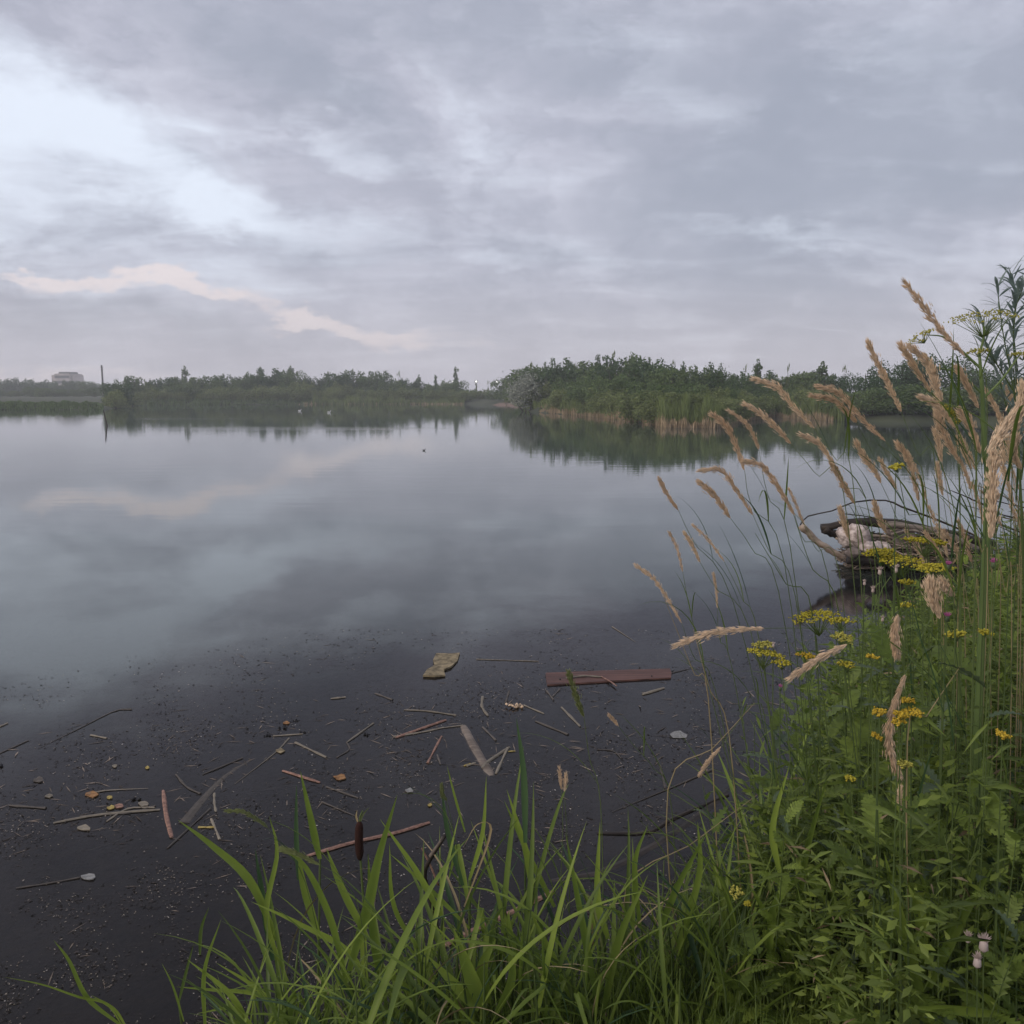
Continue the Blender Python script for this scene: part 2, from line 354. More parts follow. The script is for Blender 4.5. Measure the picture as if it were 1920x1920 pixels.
# ------------------------------------------------------------ water
def watermat():
    m = bpy.data.materials.new('pond_water'); m.use_nodes = True; t = NT(m.node_tree)
    geo = t.n('ShaderNodeNewGeometry'); p = geo.outputs['Position']; sp = t.n('ShaderNodeSeparateXYZ', i0=p); x, y = sp.outputs[0], sp.outputs[1]
    dist = t.n('ShaderNodeVectorMath', _operation='LENGTH', i0=p).outputs['Value']
    # film of dust and scum drifted against the near bank: edge runs slantwise over the water
    wob = t.noise(p, 0.45, 5, .6); wob2 = t.noise(p, 2.6, 5, .65)
    s_ = t.math('SUBTRACT', t.math('MULTIPLY_ADD', x, -0.62, y), 8.35)
    s_ = t.math('MULTIPLY_ADD', t.math('SUBTRACT', wob.outputs['Fac'], .5), 3.2, s_)
    s_ = t.math('MULTIPLY_ADD', t.math('SUBTRACT', wob2.outputs['Fac'], .5), 2.6, s_)
    film = t.ss(s_, 1.1, -1.3)
    mp = t.n('ShaderNodeMapping', Vector=p, Scale=(0.35, 1.0, 1))
    rip = t.noise(mp, 1.6, 4, .5); rip2 = t.noise(mp, 9.0, 3, .5)
    patch = t.noise(t.n('ShaderNodeMapping', Vector=p, Scale=(0.016, 0.085, 1)), 1.0, 3, .5)
    bx, by, _ = W(560, 803)
    bd = t.n('ShaderNodeVectorMath', _operation='LENGTH', i0=t.n('ShaderNodeMapping', _vector_type='TEXTURE', Vector=p, Location=(bx, by, 0), Rotation=(0, 0, -.10), Scale=(11, 3.2, 1))).outputs['Value']
    breeze = t.math('MAXIMUM', t.ss(patch.outputs['Fac'], .66, .74), t.ss(t.math('MULTIPLY_ADD', wob.outputs['Fac'], .8, bd), 1.5, 0.9, 0.0, .22))
    h = t.math('MULTIPLY_ADD', rip2.outputs['Fac'], t.math('MULTIPLY_ADD', breeze, 0.05, 0.004), t.math('MULTIPLY', rip.outputs['Fac'], t.math('MULTIPLY_ADD', breeze, 0.22, 0.030)))
    h = t.math('MULTIPLY', h, t.ss(dist, 3.0, 30.0, 0.03, 1.0))
    spk = t.noise(p, 55, 4, .7); spk2 = t.noise(p, 15, 5, .7)
    h = t.math('MULTIPLY_ADD', t.math('MULTIPLY', film, spk.outputs['Fac']), 0.0012, h)
    bp = t.n('ShaderNodeBump', Height=h, Distance=0.10, Strength=1.0)
    fr = t.n('ShaderNodeFresnel', IOR=1.33, Normal=bp)
    gl = t.n('ShaderNodeBsdfGlossy', Color=t.mix(film, (0.97, 0.985, 1, 1), (0.98, 0.96, 0.99, 1)), Roughness=t.math('MULTIPLY_ADD', film, 0.05, 0.02), Normal=bp)
    tr = t.n('ShaderNodeBsdfTransparent', Color=(0.72, 0.69, 0.60, 1))
    mk = t.n('ShaderNodeBsdfDiffuse', Color=t.mix(film, (0.060, 0.074, 0.062, 1), (0.011, 0.010, 0.011, 1)))
    murk = t.n('ShaderNodeMixShader', i0=t.ss(dist, 6, 16, 0.30, 1.0), i1=tr, i2=mk)
    base = t.n('ShaderNodeMixShader', i0=t.math('MULTIPLY', fr, t.math('MULTIPLY_ADD', film, -0.20, 1.0)), i1=murk, i2=gl)
    clump = t.noise(t.n('ShaderNodeMapping', Vector=p, Rotation=(0, 0, .5), Scale=(.6, 1.5, 1)), 1.5, 7, .72)
    dust = t.n('ShaderNodeBsdfDiffuse', Color=t.mix(t.ss(clump.outputs['Fac'], .42, .62), (0.008, 0.0072, 0.008, 1), (0.050, 0.041, 0.038, 1)))
    cov = t.math('MULTIPLY', t.math('MULTIPLY', film, t.ss(clump.outputs['Fac'], .38, .60, 0.25, 1.0)), t.ss(t.math('MULTIPLY_ADD', spk.outputs['Fac'], .5, t.math('MULTIPLY', spk2.outputs['Fac'], .5)), .47, .72, 0.0, 0.5))
    fin = t.n('ShaderNodeMixShader', i0=cov, i1=base, i2=dust)
    t.n('ShaderNodeOutputMaterial', Surface=fin); return m
wv = 160.0
wm = mesh_np('pond_water', [(-wv, -5, 0), (wv, -5, 0), (wv, 330, 0), (-wv, 330, 0)], [(0, 1, 2, 3)], watermat())
tag(obj('pond_water', wm), kind='structure')
# ------------------------------------------------------------ far trees
ORD = ['first', 'second', 'third', 'fourth', 'fifth', 'sixth', 'seventh', 'eighth', 'ninth', 'tenth', 'eleventh', 'twelfth', 'thirteenth', 'fourteenth', 'fifteenth', 'sixteenth', 'seventeenth', 'eighteenth', 'nineteenth', 'twentieth']
def ordw(k):
    if k < 20: return ORD[k]
    tens = ['twenty', 'thirty', 'forty', 'fifty', 'sixty', 'seventy'][(k + 1) // 10 - 2]
    u = (k + 1) % 10
    return (tens + '-' + ORD[u - 1]) if u else {'twenty': 'twentieth', 'thirty': 'thirtieth', 'forty': 'fortieth', 'fifty': 'fiftieth', 'sixty': 'sixtieth', 'seventy': 'seventieth'}[tens]
def crown_mesh(name, mat, nleaf, lobes, size, up=0.0, seed=0):
    """many leaf-sized triangles spread through overlapping uneven lobes; unit height"""
    r = np.random.default_rng(seed)
    L = np.array(lobes, float); wts = (L[:, 3] * L[:, 4]) ** 1.0; k = r.choice(len(L), nleaf, p=wts / wts.sum())
    u = r.normal(size=(nleaf, 3)); u /= np.linalg.norm(u, axis=1)[:, None]
    rr = r.uniform(0.35, 1, nleaf) ** 0.5 * (1 + 0.22 * r.normal(size=nleaf) * (r.random(nleaf) < .25))
    C = L[k, :3] + u * rr[:, None] * np.stack([L[k, 3], L[k, 3], L[k, 4]], 1)
    C[:, 2] = np.abs(C[:, 2])
    d1 = r.normal(size=(nleaf, 3)); d1[:, 2] += up; d1 /= np.linalg.norm(d1, axis=1)[:, None]
    d2 = np.cross(d1, r.normal(size=(nleaf, 3))); d2 /= np.linalg.norm(d2, axis=1)[:, None]
    s = size * r.uniform(.6, 1.5, nleaf)[:, None]
    V = np.stack([C - d1 * s, C + d2 * s * .55, C + d1 * s, C - d2 * s * .55], 1).reshape(-1, 3)
    Fc = np.arange(nleaf * 4).reshape(-1, 4)
    return mesh_np(name, V, Fc, mat)
def trunk_mesh(name, tall, seed):
    r = random.Random(seed); b = MB()
    if tall: b.tube([(0, 0, -.03), (.01, 0, .4), (0, .01, .9)], [.022, .014, .004], 6)
    for q in range(5 if tall else 7):
        a = r.uniform(0, 2 * PI); z0 = r.uniform(.15, .6) if tall else -.03; sp = r.uniform(.06, .14) if tall else r.uniform(.2, .5)
        p0 = (0, 0, z0) if tall else (math.cos(a) * .05, math.sin(a) * .05, z0)
        b.tube([p0, (math.cos(a) * sp * .5, math.sin(a) * sp * .5, z0 + .2), (math.cos(a) * sp, math.sin(a) * sp, z0 + (.3 if tall else .72))], [.014, .009, .003], 4)
    return b.mesh(name, M['bark'])
def lob(r, n, spread, zr, rad, rz):
    return [(r.uniform(-spread, spread), r.uniform(-spread, spread), r.uniform(*zr), r.uniform(*rad), r.uniform(*rz)) for _ in range(n)]
PROTO = {}
def protos():
    for kind, mat, cnt in (('bush', 'crown_mid', 4), ('bush_dark', 'crown_dark', 3), ('bush_olive', 'crown_olive', 4), ('spire', 'crown_mid', 3), ('round_big', 'crown_dark', 2), ('silver', 'crown_silver', 1), ('whip', 'crown_olive', 2)):
        PROTO[kind] = []
        for q in range(cnt):
            sd = hash((len(kind) * 31 + q * 7 + cnt)) % 9999; r = random.Random(sd + q)
            if kind.startswith('bush'):
                L = lob(r, 10, .36, (.28, .68), (.18, .30), (.18, .28)) + [(0, 0, .3, .45, .3), (0, 0, .14, .5, .15)] + [(r.uniform(-.4, .4), r.uniform(-.4, .4), r.uniform(.62, .82), .09, .15) for _ in range(6)]
                n, s, up = 3200, .030, .5
            elif kind == 'spire':
                L = [(r.uniform(-.05, .05), 0, .1 + .1 * z, .16 * (1 - .07 * z) * r.uniform(.7, 1.3), .09) for z in range(9)] + [(r.uniform(-.1, .1), r.uniform(-.1, .1), r.uniform(.5, .9), .05, .06) for _ in range(6)]
                n, s, up = 900, .026, .6
            elif kind == 'round_big':
                L = lob(r, 16, .36, (.35, .72), (.16, .26), (.15, .24)) + [(0, 0, .45, .5, .42), (0, 0, .2, .5, .2)]
                n, s, up = 5200, .020, .2
            elif kind == 'silver':
                L = [(0, 0, .5, .42, .46)] + lob(r, 8, .3, (.3, .75), (.15, .2), (.15, .2)); n, s, up = 2800, .024, .2
            else:
                L = [(0, 0, .35, .12, .3)] + [(r.uniform(-.15, .15), r.uniform(-.1, .1), r.uniform(.4, .95), .03, .07) for _ in range(8)]
                n, s, up = 300, .03, 1.6
            PROTO[kind].append((crown_mesh('crown', M[mat], n, L, s, up, sd + q), trunk_mesh('trunk', kind in ('spire', 'whip', 'round_big'), sd + q)))
protos()
SKY = [(-120, 712), (0, 716), (130, 716), (205, 718), (215, 713), (245, 706), (262, 712), (290, 707), (330, 706), (370, 707), (430, 708), (470, 702), (500, 697), (530, 692), (560, 703), (600, 703), (640, 699), (690, 702), (730, 699), (770, 706), (800, 714), (830, 716), (880, 720), (930, 724), (950, 712), (965, 700), (985, 688), (1005, 684), (1030, 692), (1055, 674), (1100, 674), (1140, 667), (1190, 669), (1220, 675), (1245, 686), (1290, 690), (1370, 697), (1400, 694), (1450, 700), (1510, 698), (1575, 697), (1620, 688), (1660, 676), (1700, 668), (1750, 658), (1800, 670), (1850, 688), (1960, 684)]
def skyl(px): return float(np.interp(px, [a for a, b in SKY], [b for a, b in SKY]))
def shore_y(px):
    xs = [a for a, b in farpx][::-1]; ys = [b for a, b in farpx][::-1]
    return W(px, float(np.interp(px, xs, ys)))[1]
NT_ = 0
def tree(kind, px, top, y, aspect, label, cat, group=None):
    global NT_
    x, _, zt = D(px, top, y); g = gz(x, y); h = max(zt - g, .6); NT_ += 1
    cm, tm = random.choice(PROTO[kind])
    nm = {'bush': 'willow_shrub', 'bush_dark': 'leafy_tree', 'bush_olive': 'olive_shrub', 'spire': 'slender_tree', 'round_big': 'round_willow_tree', 'silver': 'silver_willow', 'whip': 'thin_sapling'}[kind]
    o = thing(nm, label, cat, (x, y, g - .05), random.uniform(0, 6.28), group)
    wv_ = h * aspect * (1.7 if kind == 'spire' else 1)
    obj('crown', cm, o, sc=(wv_, wv_, h / .97)); obj('trunk', tm, o, sc=(wv_, wv_, h))
    return o
# sectors of the far shore: (x range, name)
SECT = [(-40, 205, 'hazy far left shore', 24), (215, 480, 'left shore past the leaning post', 21), (480, 875, 'left shore before the gap', 22), (952, 1060, 'shore around the silver willow', 20),
        (1060, 1250, 'highest rise of the shore', 20), (1250, 1580, 'right shore behind the reeds', 22)]
for (a, b, nm, st) in SECT:
    rows = [('back', 14, 0, 'bush_dark', 'dark leafy tree', 1.0), ('middle', 8, .38, 'bush', 'green bushy tree', 1.25), ('front', 3.5, .62, 'bush_olive', 'olive green shrub', 1.6)]
    if a < 0: rows = [('back', 200, -.1, 'bush_dark', 'hazy dark tree', 1.5), ('front', 120, .35, 'bush', 'hazy low shrub', 2.2)]
    for (rn, dy, drop, kind, what, asp) in rows:
        xs = np.arange(a + random.uniform(2, 10), b, st * (1.0 if rn == 'back' else 1.25)); seq = list(xs)
        for k, px in enumerate(seq):
            px += random.uniform(-5, 5); y = shore_y(px) + dy + random.uniform(-2, 2) * min(dy, 20) / 8
            if a >= 1060 and rn == 'back': y += 8
            base = 757 if px < 900 else 775
            tp = skyl(px) + drop * (base - 8 - skyl(px)) + random.uniform(-8, 6) - 1
            kk = kind
            if rn == 'middle' and random.random() < .3: kk = 'bush_olive'
            if rn == 'back' and random.random() < .35: kk = 'bush'
            tree(kk, px, tp, y, asp * random.uniform(.8, 1.25), f'{ordw(k)} {what} from the left, {rn} row, {nm}', 'tree' if rn != 'front' else 'shrub', f'{rn} row of trees on the {nm}')
for px, tp, y, kind, asp, lb in [
    (346, 686, 208, 'spire', .55, 'tallest slender tree above the left shore with a ragged top'), (489, 689, 208, 'spire', .5, 'narrow dark tree standing above the bushes left of the tallest willow clump'),
    (530, 690, 208, 'bush', .8, 'bushy tree forming the highest point of the left tree line'), (855, 688, 208, 'spire', .36, 'dark spire-shaped tree at the left edge of the gap by the floodlights'),
    (817, 703, 208, 'spire', .4, 'small slender tree just left of the dark spire-shaped tree'), (893, 712, 215, 'whip', .5, 'thin open sapling beside the middle floodlight in the gap'), (915, 714, 215, 'whip', .4, 'thin sapling between the two right floodlights'),
    (840, 712, 206, 'bush', 1.0, 'rounded bush left of the gap under the dark spire tree'), (418, 701, 208, 'spire', .5, 'short slender tree midway along the left tree line'), (384, 704, 208, 'spire', .6, 'stubby slender tree beside the tallest ragged one'),
    (570, 694, 208, 'whip', .3, 'bare thin sapling rising right of the highest bushy tree'), (326, 697, 208, 'whip', .35, 'thin bare sapling left of the tallest slender tree'),
    (1422, 673, 100, 'spire', .5, 'dark lollipop-shaped tree alone above the right tree line'), (1338, 676, 100, 'bush_dark', .7, 'upright bushy tree above the reed point on the right shore'), (1478, 682, 100, 'whip', .4, 'feathery thin sapling right of the dark lollipop tree'),
    (1543, 677, 98, 'spire', .7, 'open-crowned tree left of the big round willow'), (1510, 690, 98, 'bush', 1.0, 'light green bushy tree behind the seed heads left of the open-crowned tree'), (1308, 684, 102, 'whip', .5, 'thin sapling left of the upright bushy tree'),
    (1124, 664, 130, 'spire', .45, 'small crown poking above the left of the highest rise'), (1190, 664, 130, 'spire', .5, 'small crown poking above the middle of the highest rise'), (1218, 670, 130, 'spire', .5, 'small crown at the right end of the highest rise'),
    (990, 695, 112, 'silver', 1.25, 'pale silver rounded willow at the water by the reddish bank'), (998, 680, 124, 'whip', .5, 'dark bare sapling above the silver willow')]:
    tree(kind, px, tp, y, asp, lb, 'tree')
for k, px in enumerate([238, 272, 300, 405, 447, 462, 545, 615, 662, 705, 748, 785]):
    tree(random.choice(['whip', 'spire', 'whip']), px, skyl(px) - random.uniform(3, 11), 204, .45, f'{ordw(k)} from the left of twelve thin saplings poking above the left tree line', 'tree', 'thin saplings above the left tree line')
for k, px in enumerate([1022, 1080, 1150, 1262, 1282, 1355, 1398, 1455, 1560, 1585]):
    tree(random.choice(['whip', 'whip', 'spire']), px, skyl(px) - random.uniform(3, 12), 116, .45, f'{ordw(k)} from the left of ten thin saplings poking above the right tree line', 'tree', 'thin saplings above the right tree line')
for k, (px, tp, y, asp, lb) in enumerate([(1625, 692, 82, 1.3, 'left shoulder of dark rounded willow reaching the water behind the tan seed heads'), (1695, 668, 84, 1.15, 'big dark rounded willow with a domed crown behind the grass heads'),
                                       (1755, 654, 84, 1.1, 'tallest dark domed willow at the right of the pond'), (1830, 680, 80, 1.2, 'dark rounded willow right of the tallest domed one'), (1905, 690, 72, 1.3, 'rounded green willow at the right edge behind the stout yellow umbel')]):
    tree('round_big', px, tp, y, asp, lb, 'tree', 'big rounded willows on the right shore')
for k, px in enumerate([1590, 1640, 1690, 1745, 1800, 1850, 1900]):
    tree('bush', px, 722 + random.uniform(-8, 8), shore_y(px) + 3, 1.9, f'{ordw(k)} low shrub from the left at the waterline under the big willows', 'shrub', 'low shrubs under the big willows')
# low shrubs in the gap
for k, (px, tp, kind) in enumerate([(884, 730, 'bush_olive'), (905, 728, 'bush_olive'), (925, 731, 'bush'), (945, 728, 'bush'), (868, 728, 'bush')]):
    tree(kind, px, tp, 206 - k * 3, 2.0, f'{ordw(k)} low rounded bush of five behind the reddish bank in the gap', 'shrub', 'low bushes in the gap')

def reedbed(name, label, spans, n, hgt, mat, jit, wid=0.05, seed=3):
    r = np.random.default_rng(seed); px = np.concatenate([r.uniform(a, b, int(n * (b - a) / sum(q - p for p, q in spans))) for a, b in spans])
    xs = [a for a, b in farpx][::-1]; ys = [b for a, b in farpx][::-1]
    py = np.interp(px, xs, ys); dep = (EYE) / np.tan(PITCH + np.arctan((py - 960) / F))
    y = dep + r.uniform(jit[0], jit[1], len(px)); x = (px - 960) / F * np.hypot(y, EYE) * 1.0
    clump = .75 + .25 * np.sin(px * .11) * np.sin(px * .043 + 2) + .12 * np.sin(px * .31)
    h = hgt * r.uniform(.6, 1.1, len(px)) * clump
    lean = r.normal(0, .10, (len(px), 2)) * h[:, None]
    a = r.uniform(0, PI, len(px)); wx = wid * np.cos(a) * r.uniform(.5, 1.3, len(px)); wy = wid * np.sin(a)
    g = np.maximum(ground(np.stack([x, y], 1)), -.15)
    b0 = np.stack([x, y, g], 1); s = np.stack([wx, wy, 0 * x], 1); top = b0 + np.column_stack([lean, h]); mid = b0 + np.column_stack([lean * .35, h * .55])
    V = np.stack([b0 - s * .4, b0 + s * .4, mid + s, mid - s, top + s * .15, top - s * .15], 1).reshape(-1, 3)
    k = np.arange(len(px))[:, None] * 6
    Fc = np.concatenate([k + np.array([[0, 1, 2, 3]]), k + np.array([[3, 2, 4, 5]])])
    tag(obj(name, mesh_np(name, V, Fc, mat)), label, 'reeds', kind='stuff')
reedbed('reed_bed', 'green reed bed along the foot of the left tree line', [(590, 770)], 4500, 1.7, M['reedbed'], (-1.5, 3), .07, 3)
reedbed('reed_bed', 'low thin darker reeds along the left shore past the leaning post', [(215, 590)], 3200, 1.05, M['crown_mid'], (-1.0, 2), .07, 13)
reedbed('reed_bed', 'thick green reed bed along the right shore and its reedy point', [(1050, 1580)], 22000, 1.9, M['reedbed'], (-1.0, 4), .035, 4)
reedbed('dead_reed_stalks', 'tan dead reed stalks at the waterline under the right shore reeds', [(1010, 1560)], 6500, 0.95, M['reedtan'], (-1.6, .3), .028, 5)
reedbed('dead_reed_stalks', 'scattered tan dead stalks at the waterline left of the gap', [(560, 870)], 500, 0.8, M['reedtan'], (-1.6, .3), .05, 6)
reedbed('waterside_scrub', 'low dark green growth along the far left waterline', [(-60, 200)], 4500, .6, M['crown_mid'], (-.5, 5), .09, 18)
reedbed('waterside_scrub', 'low green growth along the water on both sides of the gap', [(770, 872), (978, 1060)], 4000, 1.2, M['reedbed'], (-.5, 3.5), .09, 8)

# tower block, mast, floodlights, post, birds
def tower():
    y = 480; x0, _, zb = D(107, 720, y); x1, _, zt = D(146, 701, y); cx = (x0 + x1) / 2; wdt = x1 - x0; g = gz(cx, y); h = zt - g
    o = thing('apartment_block', 'pale distant apartment block with stepped roof on the far left skyline', 'building', (cx, y, g))
    b = MB(); b.box((wdt * .06, 0, h / 2), (wdt * .70, 14, h)); obj('wall', b.mesh('wall', M['concrete']), o)
    b = MB(); b.box((-wdt * .39, .3, h * .47), (wdt * .18, 12, h * .94)); obj('side_wing', b.mesh('side_wing', M['concrete']), o)
    b = MB(); b.box((wdt * .455, .3, h * .475), (wdt * .08, 12, h * .95)); obj('stair_tower', b.mesh('stair_tower', M['concrete']), o)
    b = MB(); b.box((wdt * .06, 0, h + .5), (wdt * .5, 9, 1.0)); obj('roof', b.mesh('roof', M['steel']), o)
    b = MB(); b.box((0, 0, 0), (1.5, .2, 1.4)); wmh = b.mesh('window', M['window'])
    for r in range(5):
        for c in range(6): obj('window', wmh, o, (wdt * .06 + (c - 2.5) * wdt * .108, -7.05, h - 1.8 - r * 2.9))
tower()
def mast():
    y = 240; x, _, zt = D(190.5, 686, y); g = gz(x, y); o = thing('tall_pole', 'tall thin pole above the far left treetops beside the pale block', 'pole', (x, y, g))
    h = zt - g; b = MB(); b.tube([(0, 0, 0), (0, 0, h)], [.30, .22], 8); obj('shaft', b.mesh('shaft', M['steel']), o)
    b = MB(); b.box((0, 0, h - .35), (.9, .2, .12)); b.box((0, 0, h - 1.1), (.7, .2, .12)); obj('crossarm', b.mesh('crossarm', M['steel']), o)
    obj('cap', MB().bead((0, 0, h), .3).mesh('cap', M['steel']), o)
mast()
for px, py, lb in [(850, 716, 'left floodlight, glowing white beside the dark spire tree'), (893, 716, 'middle floodlight, glowing white above the gap in the trees'), (932, 716, 'right floodlight, glowing white and widest, above the gap')]:
    y = 260; x, _, z = D(px, py, y); g = gz(x, y); o = thing('floodlight_mast', lb, 'floodlight', (x, y, g), 0, 'lit floodlights behind the gap')
    obj('pole', MB().tube([(0, 0, 0), (0, 0, z - g)], .1, 6).mesh('pole', M['steel']), o)
    hd = obj('lamp_housing', MB().box((0, .2, z - g + .1), (.9, .3, .7)).mesh('lamp_housing', M['steel']), o)
    b = MB()
    b.tube([(0, -.02, z - g + .1), (0, -.14, z - g + .1)], [.30, .28], 12); obj('lamp', b.mesh('lamp', M['glow']), o)
x0, y0, _ = W(201, 799); xt, _, zt = D(194, 769, y0 + .3)
o = thing('leaning_post', 'lone dark post leaning out of the open water on the left', 'post', (x0, y0, -.8))
obj('shaft', MB().tube([(0, 0, 0), (0, 0, .8), (xt - x0, .3, zt + .8)], [.05, .05, .035], 7).mesh('shaft', M['wood_dark']), o)
for px, py, lb, s in [(531, 757, 'white water bird resting against the left shore reeds', 1.3), (562, 771, 'small white water bird trailing a ripple, left of its companion', 1), (617, 774, 'small white water bird trailing a ripple, right of its companion', 1), (795, 845, 'tiny dark floating duck alone on the middle of the pond', .3)]:
    x, y, _ = W(px, py); dk = 'duck' in lb; mt = M['black' if dk else 'white']
    o = thing('water_bird', lb, 'bird', (x, y, 0), random.uniform(-.5, .5)); o.scale = (s,) * 3
    b = MB(); b.tube([(-.22, 0, .10), (-.15, 0, .09), (-.02, 0, .07), (.12, 0, .09), (.17, 0, .13)], [.01, .05, .085, .06, .02], 8)
    b.tube([(.13, 0, .11), (.17, 0, .2), (.19, 0, .27), (.23, 0, .27), (.26, 0, .262)], [.035, .028, .036, .03, .008], 7); obj('body', b.mesh('body', mt, True), o)
    obj('bill', MB().spindle((.25, 0, .262), (1, 0, -.1), .07, .012, 4).mesh('bill', M['leaf_orange']), o)
    for sgn in (-1, 1): obj('wing', MB().spindle((.07, sgn * .075, .11), (-1, -.12 * sgn, .1), .28, .035, 5).mesh('wing', mt), o)
# ------------------------------------------------------------ leaf library (unit length, growing up +Z and arching to +X)
def arc(n, bend, rise=0.15, L=1.0):
    pts = []; x = z = 0.0
    for i in range(n + 1):
        pts.append(Vector((x, 0, z))); a = rise + bend * (i / n) ** 1.3
        x += math.sin(a) * L / n; z += math.cos(a) * L / n
    return pts
def blade_mesh(wd, bend, rise=.12, kink=None, mat='blade', n=9, twist=.5):
    pts = arc(n, bend, rise)
    if kink:
        k = int(kink * n); p = pts[k]
        for i in range(k + 1, n + 1): q = (i - k) / n; pts[i] = p + Vector((q * .8, 0, -q * .75 + .1 * q))
    b = MB(); V = []
    for i, p in enumerate(pts):
        t = i / n; wv_ = wd * (min(1, .45 + t * 2.2) * (1 - t ** 2.6) + .004); a = twist * t
        sd = Vector((math.sin(a) * .5, math.cos(a), 0)); up = Vector((-.25, 0, .12)) * wv_
        V += [p - sd * wv_ / 2 + up, p, p + sd * wv_ / 2 + up]
    b.add(V, [f for i in range(n) for f in ((3 * i, 3 * i + 1, 3 * i + 4, 3 * i + 3), (3 * i + 1, 3 * i + 2, 3 * i + 5, 3 * i + 4))])
    return b.mesh('leaf', M[mat], True)
def oval_mesh(wd, bend, mat, n=6, pk=.4):
    pts = arc(n, bend, .1); V = []
    for i, p in enumerate(pts):
        t = i / n; wv_ = wd * max(.02, math.sin(PI * min(1, t ** (.5 / pk * .8) if t > 0 else 0)) ** .8)
        V += [p + Vector((-.12 * wv_, -wv_ / 2, 0)), p, p + Vector((-.12 * wv_, wv_ / 2, 0))]
    b = MB().add(V, [f for i in range(n) for f in ((3 * i, 3 * i + 1, 3 * i + 4, 3 * i + 3), (3 * i + 1, 3 * i + 2, 3 * i + 5, 3 * i + 4))])
    return b.mesh('leaf', M[mat], True)
def lobed_mesh(mat, wd=.42, bend=.9, lobes=6, seed=0):
    r = random.Random(seed); n = 14; pts = arc(n, bend, .1); V = []; Fc = []
    for s in (-1, 1):
        o = len(V)
        for i, p in enumerate(pts):
            t = i / n; env = wd * math.sin(PI * (t ** .7 * .93 + .03)) / 2
            k = (.35 if i % 2 else 1.0) * r.uniform(.8, 1.15)
            V += [p, p + Vector((-.1 * env, s * env * k, .03 if i % 2 == 0 else 0))]
        Fc += [(o + 2 * i, o + 2 * i + 1, o + 2 * i + 3, o + 2 * i + 2) for i in range(n)]
    return MB().add(V, Fc).mesh('leaf', M[mat])
def pinnate_mesh(mat, wd=.5, bend=.8, pairs=8, seed=0):
    r = random.Random(seed); b = MB(); n = pairs + 2; pts = arc(n, bend, .1)
    b.ribbon(pts, [.025] * (n + 1), Vector((0, 1, 0)))
    for i in range(1, n + 1):
        t = i / n; ln = wd * .5 * math.sin(PI * (t ** .8 * .85 + .08)) * r.uniform(.85, 1.1); fw = (pts[i] - pts[i - 1]).normalized()
        for s in (-1, 1):
            if i == n and s == 1: break
            d = (Vector((0, s, 0)) + fw * .75).normalized() if i < n else fw
            P = [pts[i] + d * ln * q for q in (0, .25, .5, .75, 1)]
            sd = fw.cross(d).cross(d).normalized()
            b.ribbon(P, [.02, .10 * 1.1, .05, .085, .008], sd, .1)
    return b.mesh('leaf', M[mat])
LIB = dict(
    blade=[blade_mesh(.034, .5), blade_mesh(.036, 1.0), blade_mesh(.030, 1.6), blade_mesh(.032, .25), blade_mesh(.034, 1.2, kink=.55), blade_mesh(.04, .8, .3), blade_mesh(.022, .4), blade_mesh(.02, .9), blade_mesh(.02, 1.3, mat='straw'), blade_mesh(.036, .4, mat='blade_dark'), blade_mesh(.040, .9, mat='blade_blue'), blade_mesh(.034, .7, mat='blade_dark'), blade_mesh(.030, 1.0, mat='blade_dark')],
    thin=[blade_mesh(.020, .6, mat='blade_dark'), blade_mesh(.017, 1.1, mat='blade_dark'), blade_mesh(.022, 1.7, mat='blade_dark'), blade_mesh(.018, .3, mat='blade_blue'), blade_mesh(.02, .9, mat='blade_blue')],
    lance=[oval_mesh(.13, .7, 'herb'), oval_mesh(.11, 1.1, 'blade_dark'), oval_mesh(.15, .4, 'herb')],
    lance_b=[oval_mesh(.13, .5, 'willowleaf'), oval_mesh(.11, .9, 'willowleaf'), oval_mesh(.12, .2, 'willowleaf')],
    broad=[oval_mesh(.42, .9, 'herb'), oval_mesh(.38, .5, 'herb')],
    lobed=[lobed_mesh('herb', seed=q) for q in range(3)] + [lobed_mesh('herb_pale', .38, 1.1, seed=5)],
    lobed_pale=[lobed_mesh('herb_pale', .34, 1.0, seed=6), lobed_mesh('herb_pale', .3, .7, seed=8)],
    pinn=[pinnate_mesh('herb', seed=q, bend=.5 + .3 * q) for q in range(3)],
    pinn_light=[pinnate_mesh('blade', seed=q + 9, bend=.6 + .3 * q) for q in range(2)])
def put_leaf(th, kind, p, az_, tilt, L, name='leaf'):
    o = obj(name, random.choice(LIB[kind]), th, p, (0, 0, 0), L)
    o.rotation_euler = (Matrix.Rotation(az_, 4, 'Z') @ Matrix.Rotation(tilt, 4, 'Y') @ Matrix.Rotation(random.uniform(-.4, .4), 4, 'Z')).to_euler()
    return o

